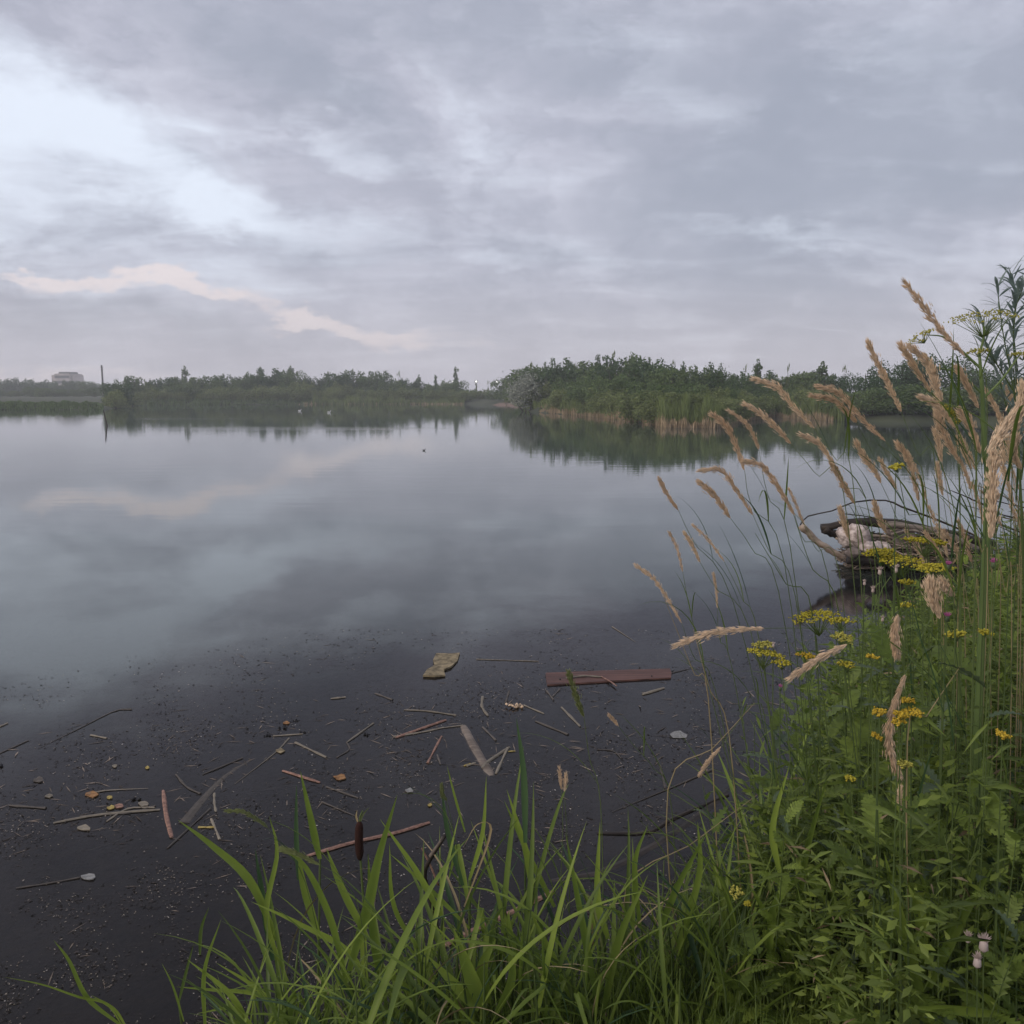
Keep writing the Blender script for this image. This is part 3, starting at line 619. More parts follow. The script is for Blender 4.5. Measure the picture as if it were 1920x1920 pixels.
LM = [(675, 1575, 'the cattail spike'), (815, 1610, 'the forked dark stick'), (968, 1400, 'the tall dark blade'), (1080, 1300, 'the tall green spike'), (1140, 1270, 'the floating plank'), (935, 1725, 'the thick orange-pink stalk'), (345, 1540, 'the long blade reaching left'),
      (570, 1500, 'the tall blade left of the cattail'), (1055, 1460, 'the two little orange heads'), (1215, 1640, 'the splayed light blades'), (1300, 1600, 'the brown-tipped blades'), (1550, 1470, 'the tall bright blade against the bank'), (1460, 1500, 'the hook-shaped bright blade'), (1390, 1672, 'the short ferny plant'),
      (1657, 1620, 'the large broad-bladed reed'), (1860, 1640, 'the slanting broad blade'), (1845, 1780, 'the cream thistle heads'), (1680, 1360, 'the longest hanging dry head'), (1715, 1335, 'the orange buttons'), (1682, 1190, 'the plump hanging head'), (1755, 1120, 'the broad fluffy head'), (1535, 1240, 'the drooping head'), (1350, 1190, 'the horizontal head'),
      (1435, 1225, 'the farthest left yellow head'), (1532, 1157, 'the wide left umbel'), (1690, 1050, 'the largest yellow umbel'), (1792, 1190, 'the yellow button cluster'), (1850, 1000, 'the foot of the stout stem'), (1880, 1380, 'the golden cluster by the right edge'), (1330, 1425, 'the down-pointing tan head'), (1750, 1530, 'the folded elbow leaf'), (1594, 1460, 'the small sunk yellow head'), (1640, 1030, 'the pale stones'), (640, 1850, 'the lower left clump edge'), (1150, 1850, 'the bottom centre blades'), (1500, 1850, 'the bottom right blades')]
def whereis(x, y, h):
    z = gz(x, y) + h * .6; zc = y * math.cos(PITCH) + (EYE - z) * math.sin(PITCH); yc = y * math.sin(PITCH) - (EYE - z) * math.cos(PITCH)
    px, py = 960 + F * x / zc, 960 - F * yc / zc; py = min(py, 1900)
    nm = min(LM, key=lambda q: (q[0] - px) ** 2 + (q[1] - py) ** 2); dx, dy = px - nm[0], py - nm[1]
    if abs(dx) < 28 and abs(dy) < 28: w_ = 'at'
    else:
        v = 'above' if dy < 0 else 'below'; h_ = 'left of' if dx < 0 else 'right of'
        w_ = v if abs(dy) > 2 * abs(dx) else (h_ if abs(dx) > 2 * abs(dy) else f'{v} and {h_}')
    far = math.hypot(dx, dy) > 90
    return (('well ' if far and w_ != 'at' else '') + w_ + ' ' + nm[2])
# ------------------------------------------------------------ reed plants in the front clump
STEMS = [MB().tube([(0, 0, 0), (.015, 0, .35), (-.01, .01, .7), (0, 0, 1)], [.011, .010, .007, .003], 6).mesh('stem', M['stem']) for _ in range(1)] + \
        [MB().tube([(0, 0, 0), (.03, .01, .4), (.07, .01, .75), (.12, 0, 1)], [.010, .009, .007, .003], 6).mesh('stem', M['stem'])]
def lean_quat(th, l=.22):
    th.rotation_euler = (random.uniform(-l, l), random.uniform(-l, l), random.uniform(0, 6.28))
def reed_plant(x, y, h, label, group, n=6, kind='blade'):
    group = 'green reed plants in the front clump'
    label = f"{'tall' if h > .68 else 'short' if h < .55 else 'bright'} green reed plant {whereis(x, y, h)}"
    o = thing('reed_plant', label, 'reed', (x, y, gz(x, y) - .02), 0, group); lean_quat(o, .2)
    obj('stem', random.choice(STEMS), o, sc=(.6, .6, h * .8))
    a = random.uniform(0, 6.28)
    for q in range(n):
        z = h * (.12 + .62 * q / n); a += PI + random.uniform(-.7, .7)
        put_leaf(o, kind, (0, 0, z), a, random.uniform(.05, .55), h * random.uniform(.42, .72))
    return o
def in_view(x, y, m=1.12):
    zc = y * math.cos(PITCH) + (EYE - .6) * math.sin(PITCH)
    return zc > 0 and abs(x / zc) < .6 * m
random.seed(21)
zones = [(-.80, -.42, 'below the cattail'), (-.42, .15, 'below the forked dark stick'), (.15, .75, 'below the tall green grass spike'), (.75, 1.5, 'in front of the leafy bank')]
cnt = 0
for (a, b, nm) in zones:
    for q in range(int((b - a) * (82 if a > -.5 else 90))):
        x = random.uniform(a, b); sh = float(np.interp(x, [-1, 0, .7, 1.25, 1.7], [2.1, 2.5, 2.75, 3.3, 4.3]))
        y = sh + random.uniform(-.35, .28); y = min(y, 3.4)
        if x < -.6: y = sh + random.uniform(-.1, .35)
        reed_plant(x, y, random.uniform(.50, 1.0) * (.88 if x < -.45 else (1.0 if x < 0.1 else .88)), None, f'green reeds {nm}', random.randint(5, 7)); cnt += 1

# hero blades read off the photo: [(pixel points base->tip), width px, depth]
def hero_leaf(th, pts, wpx, y, mat='blade', name='leaf', dy=0.0, fold=.25, ang=None):
    W3 = [Vector(D(px, py, y + dy * i / max(1, len(pts) - 1))) for i, (px, py) in enumerate(pts)]
    P = local(spline(W3, 14), th.location); wd_ = wpx * .68 * y * 1.12 / F
    a = random.uniform(-.5, .5) if ang is None else ang; n = len(P) - 1; b = MB()
    for i in range(1): pass
    ws = [wd_ * (min(1, .5 + 1.6 * i / n) * (1 - (i / n) ** 2.4) + .01) for i in range(n + 1)]
    tdir = (P[-1] - P[0]).normalized(); view = Vector((0, 1, 0)); sd = tdir.cross(view)
    sd = (sd if sd.length > .1 else Vector((1, 0, 0))).normalized(); sd = (sd + view * a).normalized()
    V = []
    for p, wv_ in zip(P, ws): V += [p - sd * wv_ / 2 + view * -fold * wv_, p, p + sd * wv_ / 2 + view * -fold * wv_]
    b.add(V, [f for i in range(n) for f in ((3 * i, 3 * i + 1, 3 * i + 4, 3 * i + 3), (3 * i + 1, 3 * i + 2, 3 * i + 5, 3 * i + 4))])
    return obj(name, b.mesh('leaf', M[mat], True), th)
def hero_plant(label, rootpx, y, leaves, mat='blade', nm='reed_plant', cat='reed', stem=None):
    x, _, z = D(rootpx, 1900, y); g = gz(x, y)
    o = thing(nm, label, cat, (x, y, g))
    top = stem if stem else leaves[0][0][0]
    P = [Vector((x, y, g))] + [Vector(D(a, b, y)) for a, b in (stem or [leaves[0][0][0]])]
    obj('stem', MB().tube(local(spline(P, 8), o.location), [.006 - .0003 * i for i in range(9)], 6).mesh('stem', M['stem']), o)
    for L in leaves:
        pts, wpx = L[0], L[1]; hero_leaf(o, pts, wpx, y + random.uniform(-.06, .06), L[2] if len(L) > 2 else mat)
    return o
hero_plant('green reed plant with one long blade reaching left over the water', 560, 2.65, [([(520, 1760), (470, 1650), (400, 1585), (333, 1537)], 26), ([(512, 1800), (495, 1690), (478, 1590)], 20, 'blade_blue'), ([(540, 1840), (500, 1720), (520, 1600), (505, 1530)], 18), ([(560, 1900), (480, 1862), (400, 1855), (330, 1850)], 16)])
hero_plant('reed plant with a tall blade pointing up left of the cattail', 590, 2.75, [([(600, 1610), (585, 1540), (563, 1445)], 22), ([(560, 1650), (556, 1560), (556, 1470)], 14, 'blade_blue'), ([(600, 1760), (570, 1660), (560, 1600)], 22)])
hero_plant('broad-bladed bright green reed just right of the cattail', 700, 2.5, [([(655, 1820), (690, 1700), (712, 1600), (745, 1490)], 32), ([(650, 1840), (620, 1720), (570, 1620), (520, 1590)], 22), ([(690, 1760), (640, 1660), (612, 1590)], 22), ([(720, 1860), (700, 1740), (690, 1600)], 26), ([(700, 1900), (660, 1790), (560, 1730), (470, 1690)], 20)])
hero_plant('reed with crossing blades between the cattail and the forked stick', 790, 2.55, [([(830, 1720), (780, 1630), (712, 1535)], 18), ([(880, 1740), (800, 1660), (730, 1600)], 12), ([(800, 1800), (740, 1700), (730, 1580)], 20), ([(800, 1890), (740, 1830), (680, 1800)], 24)])
hero_plant('tall reed with a single dark upright blade in front of the plank', 985, 2.8, [([(985, 1580), (982, 1450), (968, 1345)], 20, 'blade_blue'), ([(1000, 1680), (985, 1590), (950, 1480)], 22), ([(1040, 1700), (990, 1600), (945, 1500)], 16)])
hero_plant('reed with thin yellowing hooked leaf right of the forked stick', 880, 2.65, [([(880, 1650), (905, 1560), (912, 1455)], 14), ([(868, 1660), (840, 1560), (828, 1475)], 16, 'blade_blue'), ([(872, 1560), (852, 1490), (838, 1435)], 8), ([(870, 1700), (920, 1560), (895, 1545), (868, 1590)], 7, 'straw')])
hero_plant('reed with widely splayed light blades at the lower centre', 1130, 2.5, [([(1130, 1900), (1160, 1760), (1215, 1640)], 24), ([(1120, 1880), (1090, 1720), (1060, 1560)], 22), ([(1140, 1760), (1120, 1680), (1125, 1540)], 22), ([(1100, 1920), (1040, 1800), (990, 1700)], 24), ([(1150, 1900), (1110, 1690), (1070, 1690), (1058, 1708)], 8, 'head_green')])
hero_plant('reed with two brown-tipped blades left of the leafy bank', 1240, 2.6, [([(1230, 1760), (1270, 1660), (1325, 1562)], 22), ([(1270, 1780), (1310, 1640), (1308, 1540)], 20), ([(1200, 1740), (1190, 1620), (1215, 1545)], 16)])
hero_plant('reed with tall bright blade standing against the dark leafy bank', 1480, 2.5, [([(1490, 1740), (1510, 1600), (1553, 1450)], 26), ([(1462, 1640), (1448, 1550), (1480, 1435)], 20), ([(1440, 1800), (1460, 1680), (1570, 1600)], 26), ([(1500, 1920), (1470, 1780), (1400, 1650)], 30), ([(1450, 1920), (1540, 1840), (1600, 1790)], 34), ([(1530, 1840), (1560, 1720), (1562, 1620)], 22)])
hero_plant('large broad-bladed reed close to the camera at lower right', 1720, 2.15, [([(1725, 1860), (1690, 1740), (1657, 1595)], 40), ([(1730, 1800), (1720, 1700), (1680, 1625)], 34), ([(1740, 1850), (1800, 1720), (1862, 1625)], 34), ([(1760, 1760), (1830, 1690), (1900, 1680)], 22), ([(1720, 1880), (1740, 1700), (1708, 1600)], 16)])
hero_plant('reed blade lying almost flat above the lower right corner', 1840, 2.0, [([(1870, 1900), (1780, 1890), (1700, 1888)], 34), ([(1880, 1930), (1850, 1870), (1780, 1850)], 26)])
hero_plant('pair of arching blades alone in the lower left corner', 240, 2.45, [([(232, 1925), (200, 1880), (150, 1868), (80, 1845), (8, 1832)], 17), ([(225, 1920), (165, 1870), (130, 1800), (100, 1762)], 14), ([(240, 1930), (215, 1890), (170, 1865)], 15)])
hero_plant('bent reed leaves beside the lower left open water', 400, 2.45, [([(385, 1930), (384, 1820), (415, 1722)], 13), ([(470, 1925), (430, 1860), (350, 1798)], 20), ([(345, 1915), (325, 1850), (303, 1805)], 7), ([(470, 1930), (440, 1890), (370, 1900)], 14), ([(530, 1900), (480, 1850), (405, 1805)], 16)])
hero_plant('grey-green blade tip poking up from the shaded lower left water', 352, 2.6, [([(335, 1880), (350, 1820), (363, 1770)], 10, 'blade_dark'), ([(375, 1790), (378, 1740), (392, 1700)], 10, 'blade_dark')])
hero_plant('folded pale green leaf bent into an elbow on the right', 1800, 2.4, [([(1725, 1540), (1770, 1545), (1782, 1522), (1760, 1485)], 9, 'blade')])
hero_plant('cluster of pointed light leaves right of the broad cattail blades', 930, 2.35, [([(905, 1880), (880, 1820), (850, 1740)], 42), ([(915, 1880), (905, 1810), (930, 1760)], 36), ([(900, 1890), (860, 1850), (800, 1790)], 34), ([(930, 1900), (960, 1830), (950, 1760)], 30), ([(860, 1780), (820, 1740), (780, 1715)], 8)])

# cattail
y = 2.75; xr, _, _ = D(690, 1900, y)
o = thing('cattail', 'single dark brown cattail spike standing in the front reeds', 'cattail', (xr, y, gz(xr, y)))
pl = local([D(688, 1900, y), D(684, 1740, y), D(676, 1612, y), D(674, 1540, y), D(680, 1480 + 40, y)], o.location); pl[0].z = 0
obj('stem', MB().tube(spline(pl, 12), [.0055 - .0003 * i for i in range(13)], 7).mesh('stem', M['stem']), o)
sp = spline(local([D(675, 1612, y), D(673, 1575, y), D(674, 1540, y)], o.location), 12)
obj('spike', MB().tube(sp, [.006, .011, .0135, .0145, .0148, .0148, .0148, .0145, .0145, .014, .0135, .012, .005], 12).mesh('spike', M['brownspike'], True), o)
hero_leaf(o, [(674, 1545), (680, 1528), (693, 1513)], 7, y, 'head_green', 'spike_tip'); hero_leaf(o, [(672, 1545), (668, 1530), (670, 1518)], 6, y, 'straw', 'spike_tip')
hero_leaf(o, [(690, 1900), (682, 1760), (690, 1650)], 24, y)

# ------------------------------------------------------------ tall reed-grass with seed heads
def panicle(pts, wmax, mat, n=240, sl=.010, seed=0, loose=.25):
    r = random.Random(seed); P = spline(pts, 30); b = MB(); ph = r.uniform(0, 6)
    for q in range(n):
        t = r.random(); k = min(29, int(t * 30)); p = P[k].lerp(P[k + 1], t * 30 - k); ax = (P[k] - P[k + 1]).normalized()   # towards the tip
        env = (math.sin(PI * min(1, (t * .90 + .06)) ** .8)) ** .6; lump = .72 + .40 * math.sin(t * 46 + ph + 1.3 * math.sin(t * 17))
        a = r.uniform(0, 2 * PI); u = ax.orthogonal().normalized(); v = ax.cross(u); rd = (u * math.cos(a) + v * math.sin(a))
        rr = wmax / 2 * env * lump * math.sqrt(r.random()) * (1.9 if r.random() < .10 else 1)
        b.spindle(p + rd * rr, ax + rd * r.uniform(.1, loose * 1.5), sl * r.uniform(.8, 2.1), sl * .11, 3)
    b.tube(P, [.0012] * 31, 3)
    return b.mesh('seed_head', mat)
def reed_grass(head, stem, rootpx, y, wpx, label, mat='head', smat='stem', n=240, leaves=2, ry=None, group=None, stemr=.0012):
    rx = D(rootpx, 1500, ry or y)[0]; ryy = ry or y; g = gz(rx, ryy)
    o = thing('reed_grass', label, 'grass', (rx, ryy, g), 0, group)
    hp = [Vector(D(a, b, y)) for a, b in head]
    obj('seed_head', panicle(local(hp, o.location), wpx * .63 * y * 1.08 / F, M[mat], int(n * 2.5), .011 if wpx > 12 else .008, int(head[0][0])), o)
    sp = [hp[-1]] + [Vector(D(a, b, y)) for a, b in stem] + [Vector((rx, ryy, g))]
    S_ = local(spline(sp, 16), o.location)
    obj('stem', MB().tube(S_, [stemr * (.6 + .05 * i) for i in range(17)], 5).mesh('stem', M[smat]), o)
    for q in range(leaves):
        k = random.choice([6, 8, 9, 11, 13]); put_leaf(o, 'thin', S_[k], random.uniform(2.2, 4.6), random.uniform(.1, .5), random.uniform(.22, .42))
    return o
RG = [
 ([(1697, 530), (1735, 580), (1770, 625), (1810, 668)], [(1835, 705), (1850, 860)], 1860, 2.3, 19, 'tallest tan grass head, leaning left against the sky above all others'),
 ([(1627, 642), (1645, 680), (1668, 725), (1690, 772)], [(1720, 850), (1760, 950)], 1800, 2.6, 17, 'tan grass head rising second highest, alone left of the stout yellow umbel'),
 ([(1690, 648), (1710, 680), (1745, 735)], [(1775, 790), (1800, 900)], 1830, 2.5, 15, 'left of two tan heads side by side over the domed willow'),
 ([(1706, 650), (1740, 680), (1752, 715), (1765, 757)], [(1772, 800), (1800, 950)], 1840, 2.45, 24, 'thicker right one of two tan heads side by side over the domed willow'),
 ([(1413, 711), (1455, 725), (1490, 765), (1527, 803)], [(1565, 860), (1605, 960)], 1690, 2.7, 18, 'tan head arching left, topmost in front of the right reed bed'),
 ([(1533, 724), (1575, 738), (1610, 780), (1660, 827)], [(1690, 870), (1740, 980)], 1770, 2.65, 17, 'upper of two parallel arching tan heads before the dark willows'),
 ([(1523, 742), (1560, 748), (1585, 770), (1606, 792)], [(1650, 880), (1700, 1000)], 1750, 2.7, 15, 'lower of two parallel arching tan heads before the dark willows'),
 ([(1397, 758), (1430, 778), (1458, 805), (1483, 832)], [(1530, 890), (1590, 980)], 1690, 2.75, 15, 'straight tan head sloping right below the topmost arching one'),
 ([(1367, 770), (1395, 790), (1412, 815), (1423, 843)], [(1440, 930), (1490, 1080)], 1600, 2.8, 12, 'slim curved tan head second from the left in the upper row'),
 ([(1335, 777), (1362, 800), (1380, 835), (1396, 882)], [(1410, 950), (1480, 1110)], 1580, 2.75, 18, 'leftmost tan head of the upper row, plump and leaning left'),
 ([(1503, 815), (1535, 832), (1565, 872)], [(1585, 910), (1640, 1040)], 1700, 2.7, 14, 'tan head hanging between the two arched pairs over the tree reflection'),
 ([(1728, 745), (1757, 760), (1790, 800)], [(1810, 850), (1830, 950)], 1850, 2.3, 14, 'pale head pointing left behind the small yellow-green umbel'),
 ([(1757, 772), (1768, 810), (1800, 868)], [(1815, 930), (1830, 1000)], 1850, 2.4, 22, 'thick tan head directly under the small yellow-green umbel'),
 ([(1606, 830), (1622, 860), (1637, 878), (1652, 906)], [(1680, 970), (1710, 1080)], 1740, 2.7, 17, 'short plump head against the dark tree reflection'),
 ([(1683, 832), (1700, 855), (1712, 890), (1723, 940)], [(1735, 1000), (1760, 1100)], 1790, 2.5, 17, 'upright tan head beside the bright yellow-green sprig'),
 ([(1650, 862), (1665, 890), (1682, 918)], [(1700, 960), (1740, 1080)], 1760, 2.65, 12, 'small tan head left of the bright yellow-green sprig'),
 ([(1315, 882), (1352, 882), (1382, 920), (1412, 966)], [(1440, 1030), (1500, 1170)], 1600, 2.7, 13, 'hooked tan head bending left over the open water'),
 ([(1396, 865), (1430, 875), (1460, 915), (1490, 966)], [(1505, 1010), (1560, 1130)], 1660, 2.65, 14, 'long curved tan head just above the driftwood branch tip'),
 ([(1312, 905), (1340, 930), (1370, 972)], [(1410, 1030), (1470, 1160)], 1600, 2.75, 16, 'feathery head below the hooked one over open water'),
 ([(1236, 898), (1250, 925), (1272, 957)], [(1300, 1015), (1390, 1180)], 1560, 2.9, 12, 'farthest left head at mid height, dark tipped'),
 ([(1256, 1000), (1270, 1030), (1280, 1072)], [(1295, 1150), (1325, 1270)], 1500, 2.9, 9, 'thin pale head, left of three short ones over grey water'),
 ([(1284, 1000), (1298, 1022), (1313, 1055)], [(1340, 1100), (1420, 1230)], 1560, 2.85, 10, 'middle head of three short ones over grey water'),
 ([(1300, 985), (1330, 1015), (1358, 1053)], [(1390, 1120), (1430, 1240)], 1540, 2.8, 9, 'right head of three short ones over grey water'),
 ([(1192, 1060), (1225, 1085), (1250, 1120), (1278, 1168)], [(1300, 1230), (1350, 1330)], 1480, 2.8, 12, 'long thin head farthest left of all, over the dark water'),
 ([(1338, 1078), (1343, 1105), (1345, 1140)], [(1350, 1200), (1380, 1290)], 1500, 2.9, 6, 'tiny reddish upright head left of the fallen horizontal one'),
 ([(1268, 1210), (1320, 1190), (1370, 1182), (1432, 1178)], [(1530, 1178), (1640, 1186), (1790, 1200)], 1900, 2.2, 20, 'horizontal tan head stretched left on a long flat stem'),
 ([(1482, 1272), (1520, 1245), (1560, 1222), (1588, 1208)], [(1620, 1190), (1690, 1150)], 1760, 2.25, 17, 'tan head drooping down left in the middle of the bank'),
 ([(1681, 1228), (1678, 1190), (1683, 1152)], [(1700, 1130), (1730, 1180)], 1770, 2.2, 24, 'plump tan head hanging straight down below the yellow umbels'),
 ([(1686, 1455), (1668, 1400), (1672, 1340), (1697, 1265)], [(1740, 1170), (1768, 1140), (1790, 1200)], 1830, 2.1, 24, 'longest dry head, hanging down in the centre of the leafy bank'),
 ([(1745, 1090), (1750, 1120), (1762, 1160)], [(1765, 1200), (1770, 1300)], 1790, 2.1, 34, 'broad fluffy beige head under the yellow umbels'),
 ([(1765, 1090), (1778, 1105), (1790, 1118)], [(1795, 1140), (1790, 1230)], 1800, 2.15, 22, 'short fluffy beige head touching the broad one'),
 ([(1918, 722), (1912, 770), (1895, 830)], [(1890, 900), (1895, 1000)], 1905, 2.1, 22, 'tan head cut by the right edge of the picture'),
 ([(1912, 765), (1880, 810), (1850, 850)], [(1830, 880), (1830, 980)], 1860, 2.1, 30, 'thick tan head slanting across to the stout green stem'),
 ([(1905, 820), (1900, 850), (1915, 880)], [(1912, 930), (1908, 1000)], 1915, 2.15, 20, 'tan head below the slanting one at the right edge'),
 ([(1864, 850), (1862, 900), (1861, 950), (1858, 1010)], [(1860, 1040), (1865, 1100)], 1870, 2.05, 34, 'thickest upright tan head right against the stout green stem'),
 ([(1795, 690), (1812, 720), (1835, 765)], [(1845, 850), (1850, 1000)], 1860, 2.5, 16, 'tan head left of the stout stem at willow crown height'),
 ([(1800, 770), (1820, 800), (1838, 850)], [(1845, 930), (1848, 1000)], 1855, 2.45, 20, 'blurred tan head tucked behind the stout green stem'),
 ([(1795, 820), (1808, 850), (1822, 880)], [(1830, 930), (1840, 1000)], 1850, 2.6, 12, 'slim serrated head left of the stout stem over bright water'),
 ([(1757, 870), (1762, 900), (1768, 930)], [(1780, 1000), (1800, 1060)], 1810, 2.7, 12, 'short head over the bright water strip right of the tree reflection'),
 ([(1480, 918), (1492, 945), (1508, 985)], [(1530, 1030), (1580, 1120)], 1650, 2.85, 9, 'pale wispy head left of the driftwood branch tip'),
 ([(1560, 870), (1580, 905), (1602, 945)], [(1620, 990), (1660, 1080)], 1710, 2.75, 18, 'blurry tan head crossing the arched driftwood branch'),
 ([(1575, 955), (1585, 985), (1592, 1010)], [(1600, 1050), (1640, 1120)], 1680, 2.8, 14, 'tan head in front of the left end of the debris pile'),
 ([(1640, 945), (1650, 975), (1662, 1000)], [(1670, 1040), (1700, 1110)], 1730, 2.7, 14, 'fuzzy tan head in front of the pale stones'),
 ([(1735, 1000), (1750, 1020), (1768, 1045)], [(1780, 1070), (1800, 1120)], 1820, 2.4, 9, 'small slanting head right of the debris pile'),
 ([(1143, 1342), (1150, 1350), (1160, 1362)], [(1190, 1400), (1225, 1440), (1260, 1520)], 1290, 2.9, 9, 'small tan tuft on a thin arched stem over dark water'),
 ([(1049, 1440), (1051, 1462), (1053, 1480)], [(1055, 1560), (1050, 1700)], 1050, 2.75, 8, 'left of two little orange heads above the front reeds'),
 ([(1061, 1452), (1060, 1470), (1058, 1484)], [(1064, 1580), (1068, 1700)], 1075, 2.75, 9, 'right of two little orange heads above the front reeds'),
 ([(1312, 1452), (1330, 1425), (1352, 1400)], [(1380, 1360), (1415, 1320), (1440, 1400)], 1500, 2.7, 11, 'tan head pointing down left from the edge of the leafy bank'),
 ([(1688, 1478), (1686, 1500), (1690, 1520)], [(1700, 1560), (1712, 1640)], 1720, 2.2, 12, 'broken end of a dry head under the longest hanging one'),
]
for hd, st, rp, y, wp, lb in RG:
    fl = 'fluffy' in lb
    reed_grass(hd, st, rp, y, wp, lb, 'head', 'straw' if ('horizontal' in lb and False) else 'stem', 120 if wp < 10 else (420 if wp > 22 else 270), random.choice([1, 2, 2]), group='tan reed-grass heads on the right bank')
for k in range(20):
    px = random.uniform(1735, 1925); py = random.uniform(720, 960) + (1925 - px) * .3; y = random.uniform(2.2, 3.1); ln = random.uniform(50, 95); sl_ = random.uniform(.15, .6)
    reed_grass([(px - ln * sl_, py), (px - ln * sl_ * .4, py + ln * .5), (px, py + ln)], [(px + 18, py + ln + 110), (px + 30, 1120)], px + random.uniform(30, 70), y, random.uniform(8, 15), 'small dry head on a blond stalk in the crowd around the stout stem', 'head', 'straw', 130, 1, group='blond dry stalks crowded around the stout stem')
for hd, st, rp, y, wp, lb in [
 ([(425, 1520), (455, 1522), (480, 1535), (502, 1552)], [(530, 1590), (580, 1680)], 640, 2.6, 11, 'arching pale green seed head, upper left of the front clump'),
 ([(530, 1592), (560, 1602), (600, 1622)], [(640, 1650), (680, 1740)], 700, 2.45, 13, 'drooping pale green seed head below the upper left one'),
 ([(1067, 1262), (1074, 1285), (1085, 1320), (1095, 1345)], [(1105, 1420), (1128, 1540)], 1140, 2.6, 15, 'tall narrow green spike standing in front of the floating plank'),
 ([(828, 1473), (830, 1490), (838, 1502)], [(850, 1560), (860, 1640)], 870, 2.6, 10, 'green bud-like tip right of the cattail')]:
    reed_grass(hd, st, rp, y, wp, lb, 'head_green', 'stem', 200, 2)
# bare stems and dry stalks crossing the bank edge
for k, (P, y, lb) in enumerate([
 ([(1480, 940), (1520, 1060), (1580, 1200)], 2.8, 'long dark green stem rising through the head gap'), ([(1416, 1000), (1470, 1090), (1530, 1200)], 2.75, 'bent grass stem with a broken leaf over the water'),
 ([(1415, 1318), (1340, 1400), (1250, 1500)], 2.7, 'pale dry stalk falling left from the bank to the water'), ([(1420, 1490), (1300, 1580), (1170, 1680)], 2.75, 'long dry grass stalk lying low across the dark water'),
 ([(1800, 1250), (1740, 1340), (1700, 1420)], 2.1, 'yellowed stalk crossing the leafy bank diagonally'), ([(1300, 1180), (1330, 1290), (1370, 1400)], 2.9, 'fine yellow stem at the bank edge above the floating plank'),
 ([(1245, 1120), (1300, 1260), (1330, 1330)], 2.9, 'fine stem left of the yellow one at the bank edge')]):
    rx, ry, rz = D(*P[-1], y); g = gz(rx + .1, y); o = thing('dry_grass' if 'dry' in lb or 'yellow' in lb else 'tall_grass', lb, 'stalk', (rx + .1, y, g))
    P3 = [Vector(D(a, b, y)) for a, b in P] + [Vector((rx + .1, y, g))]
    obj('stem', MB().tube(local(spline(P3, 14), o.location), [.0008 + .00014 * i for i in range(15)], 5).mesh('stem', M['straw' if 'dry' in lb or 'yellow' in lb else 'stem']), o)
    put_leaf(o, 'thin', local(P3, o.location)[1], random.uniform(2, 4), .5, .18)

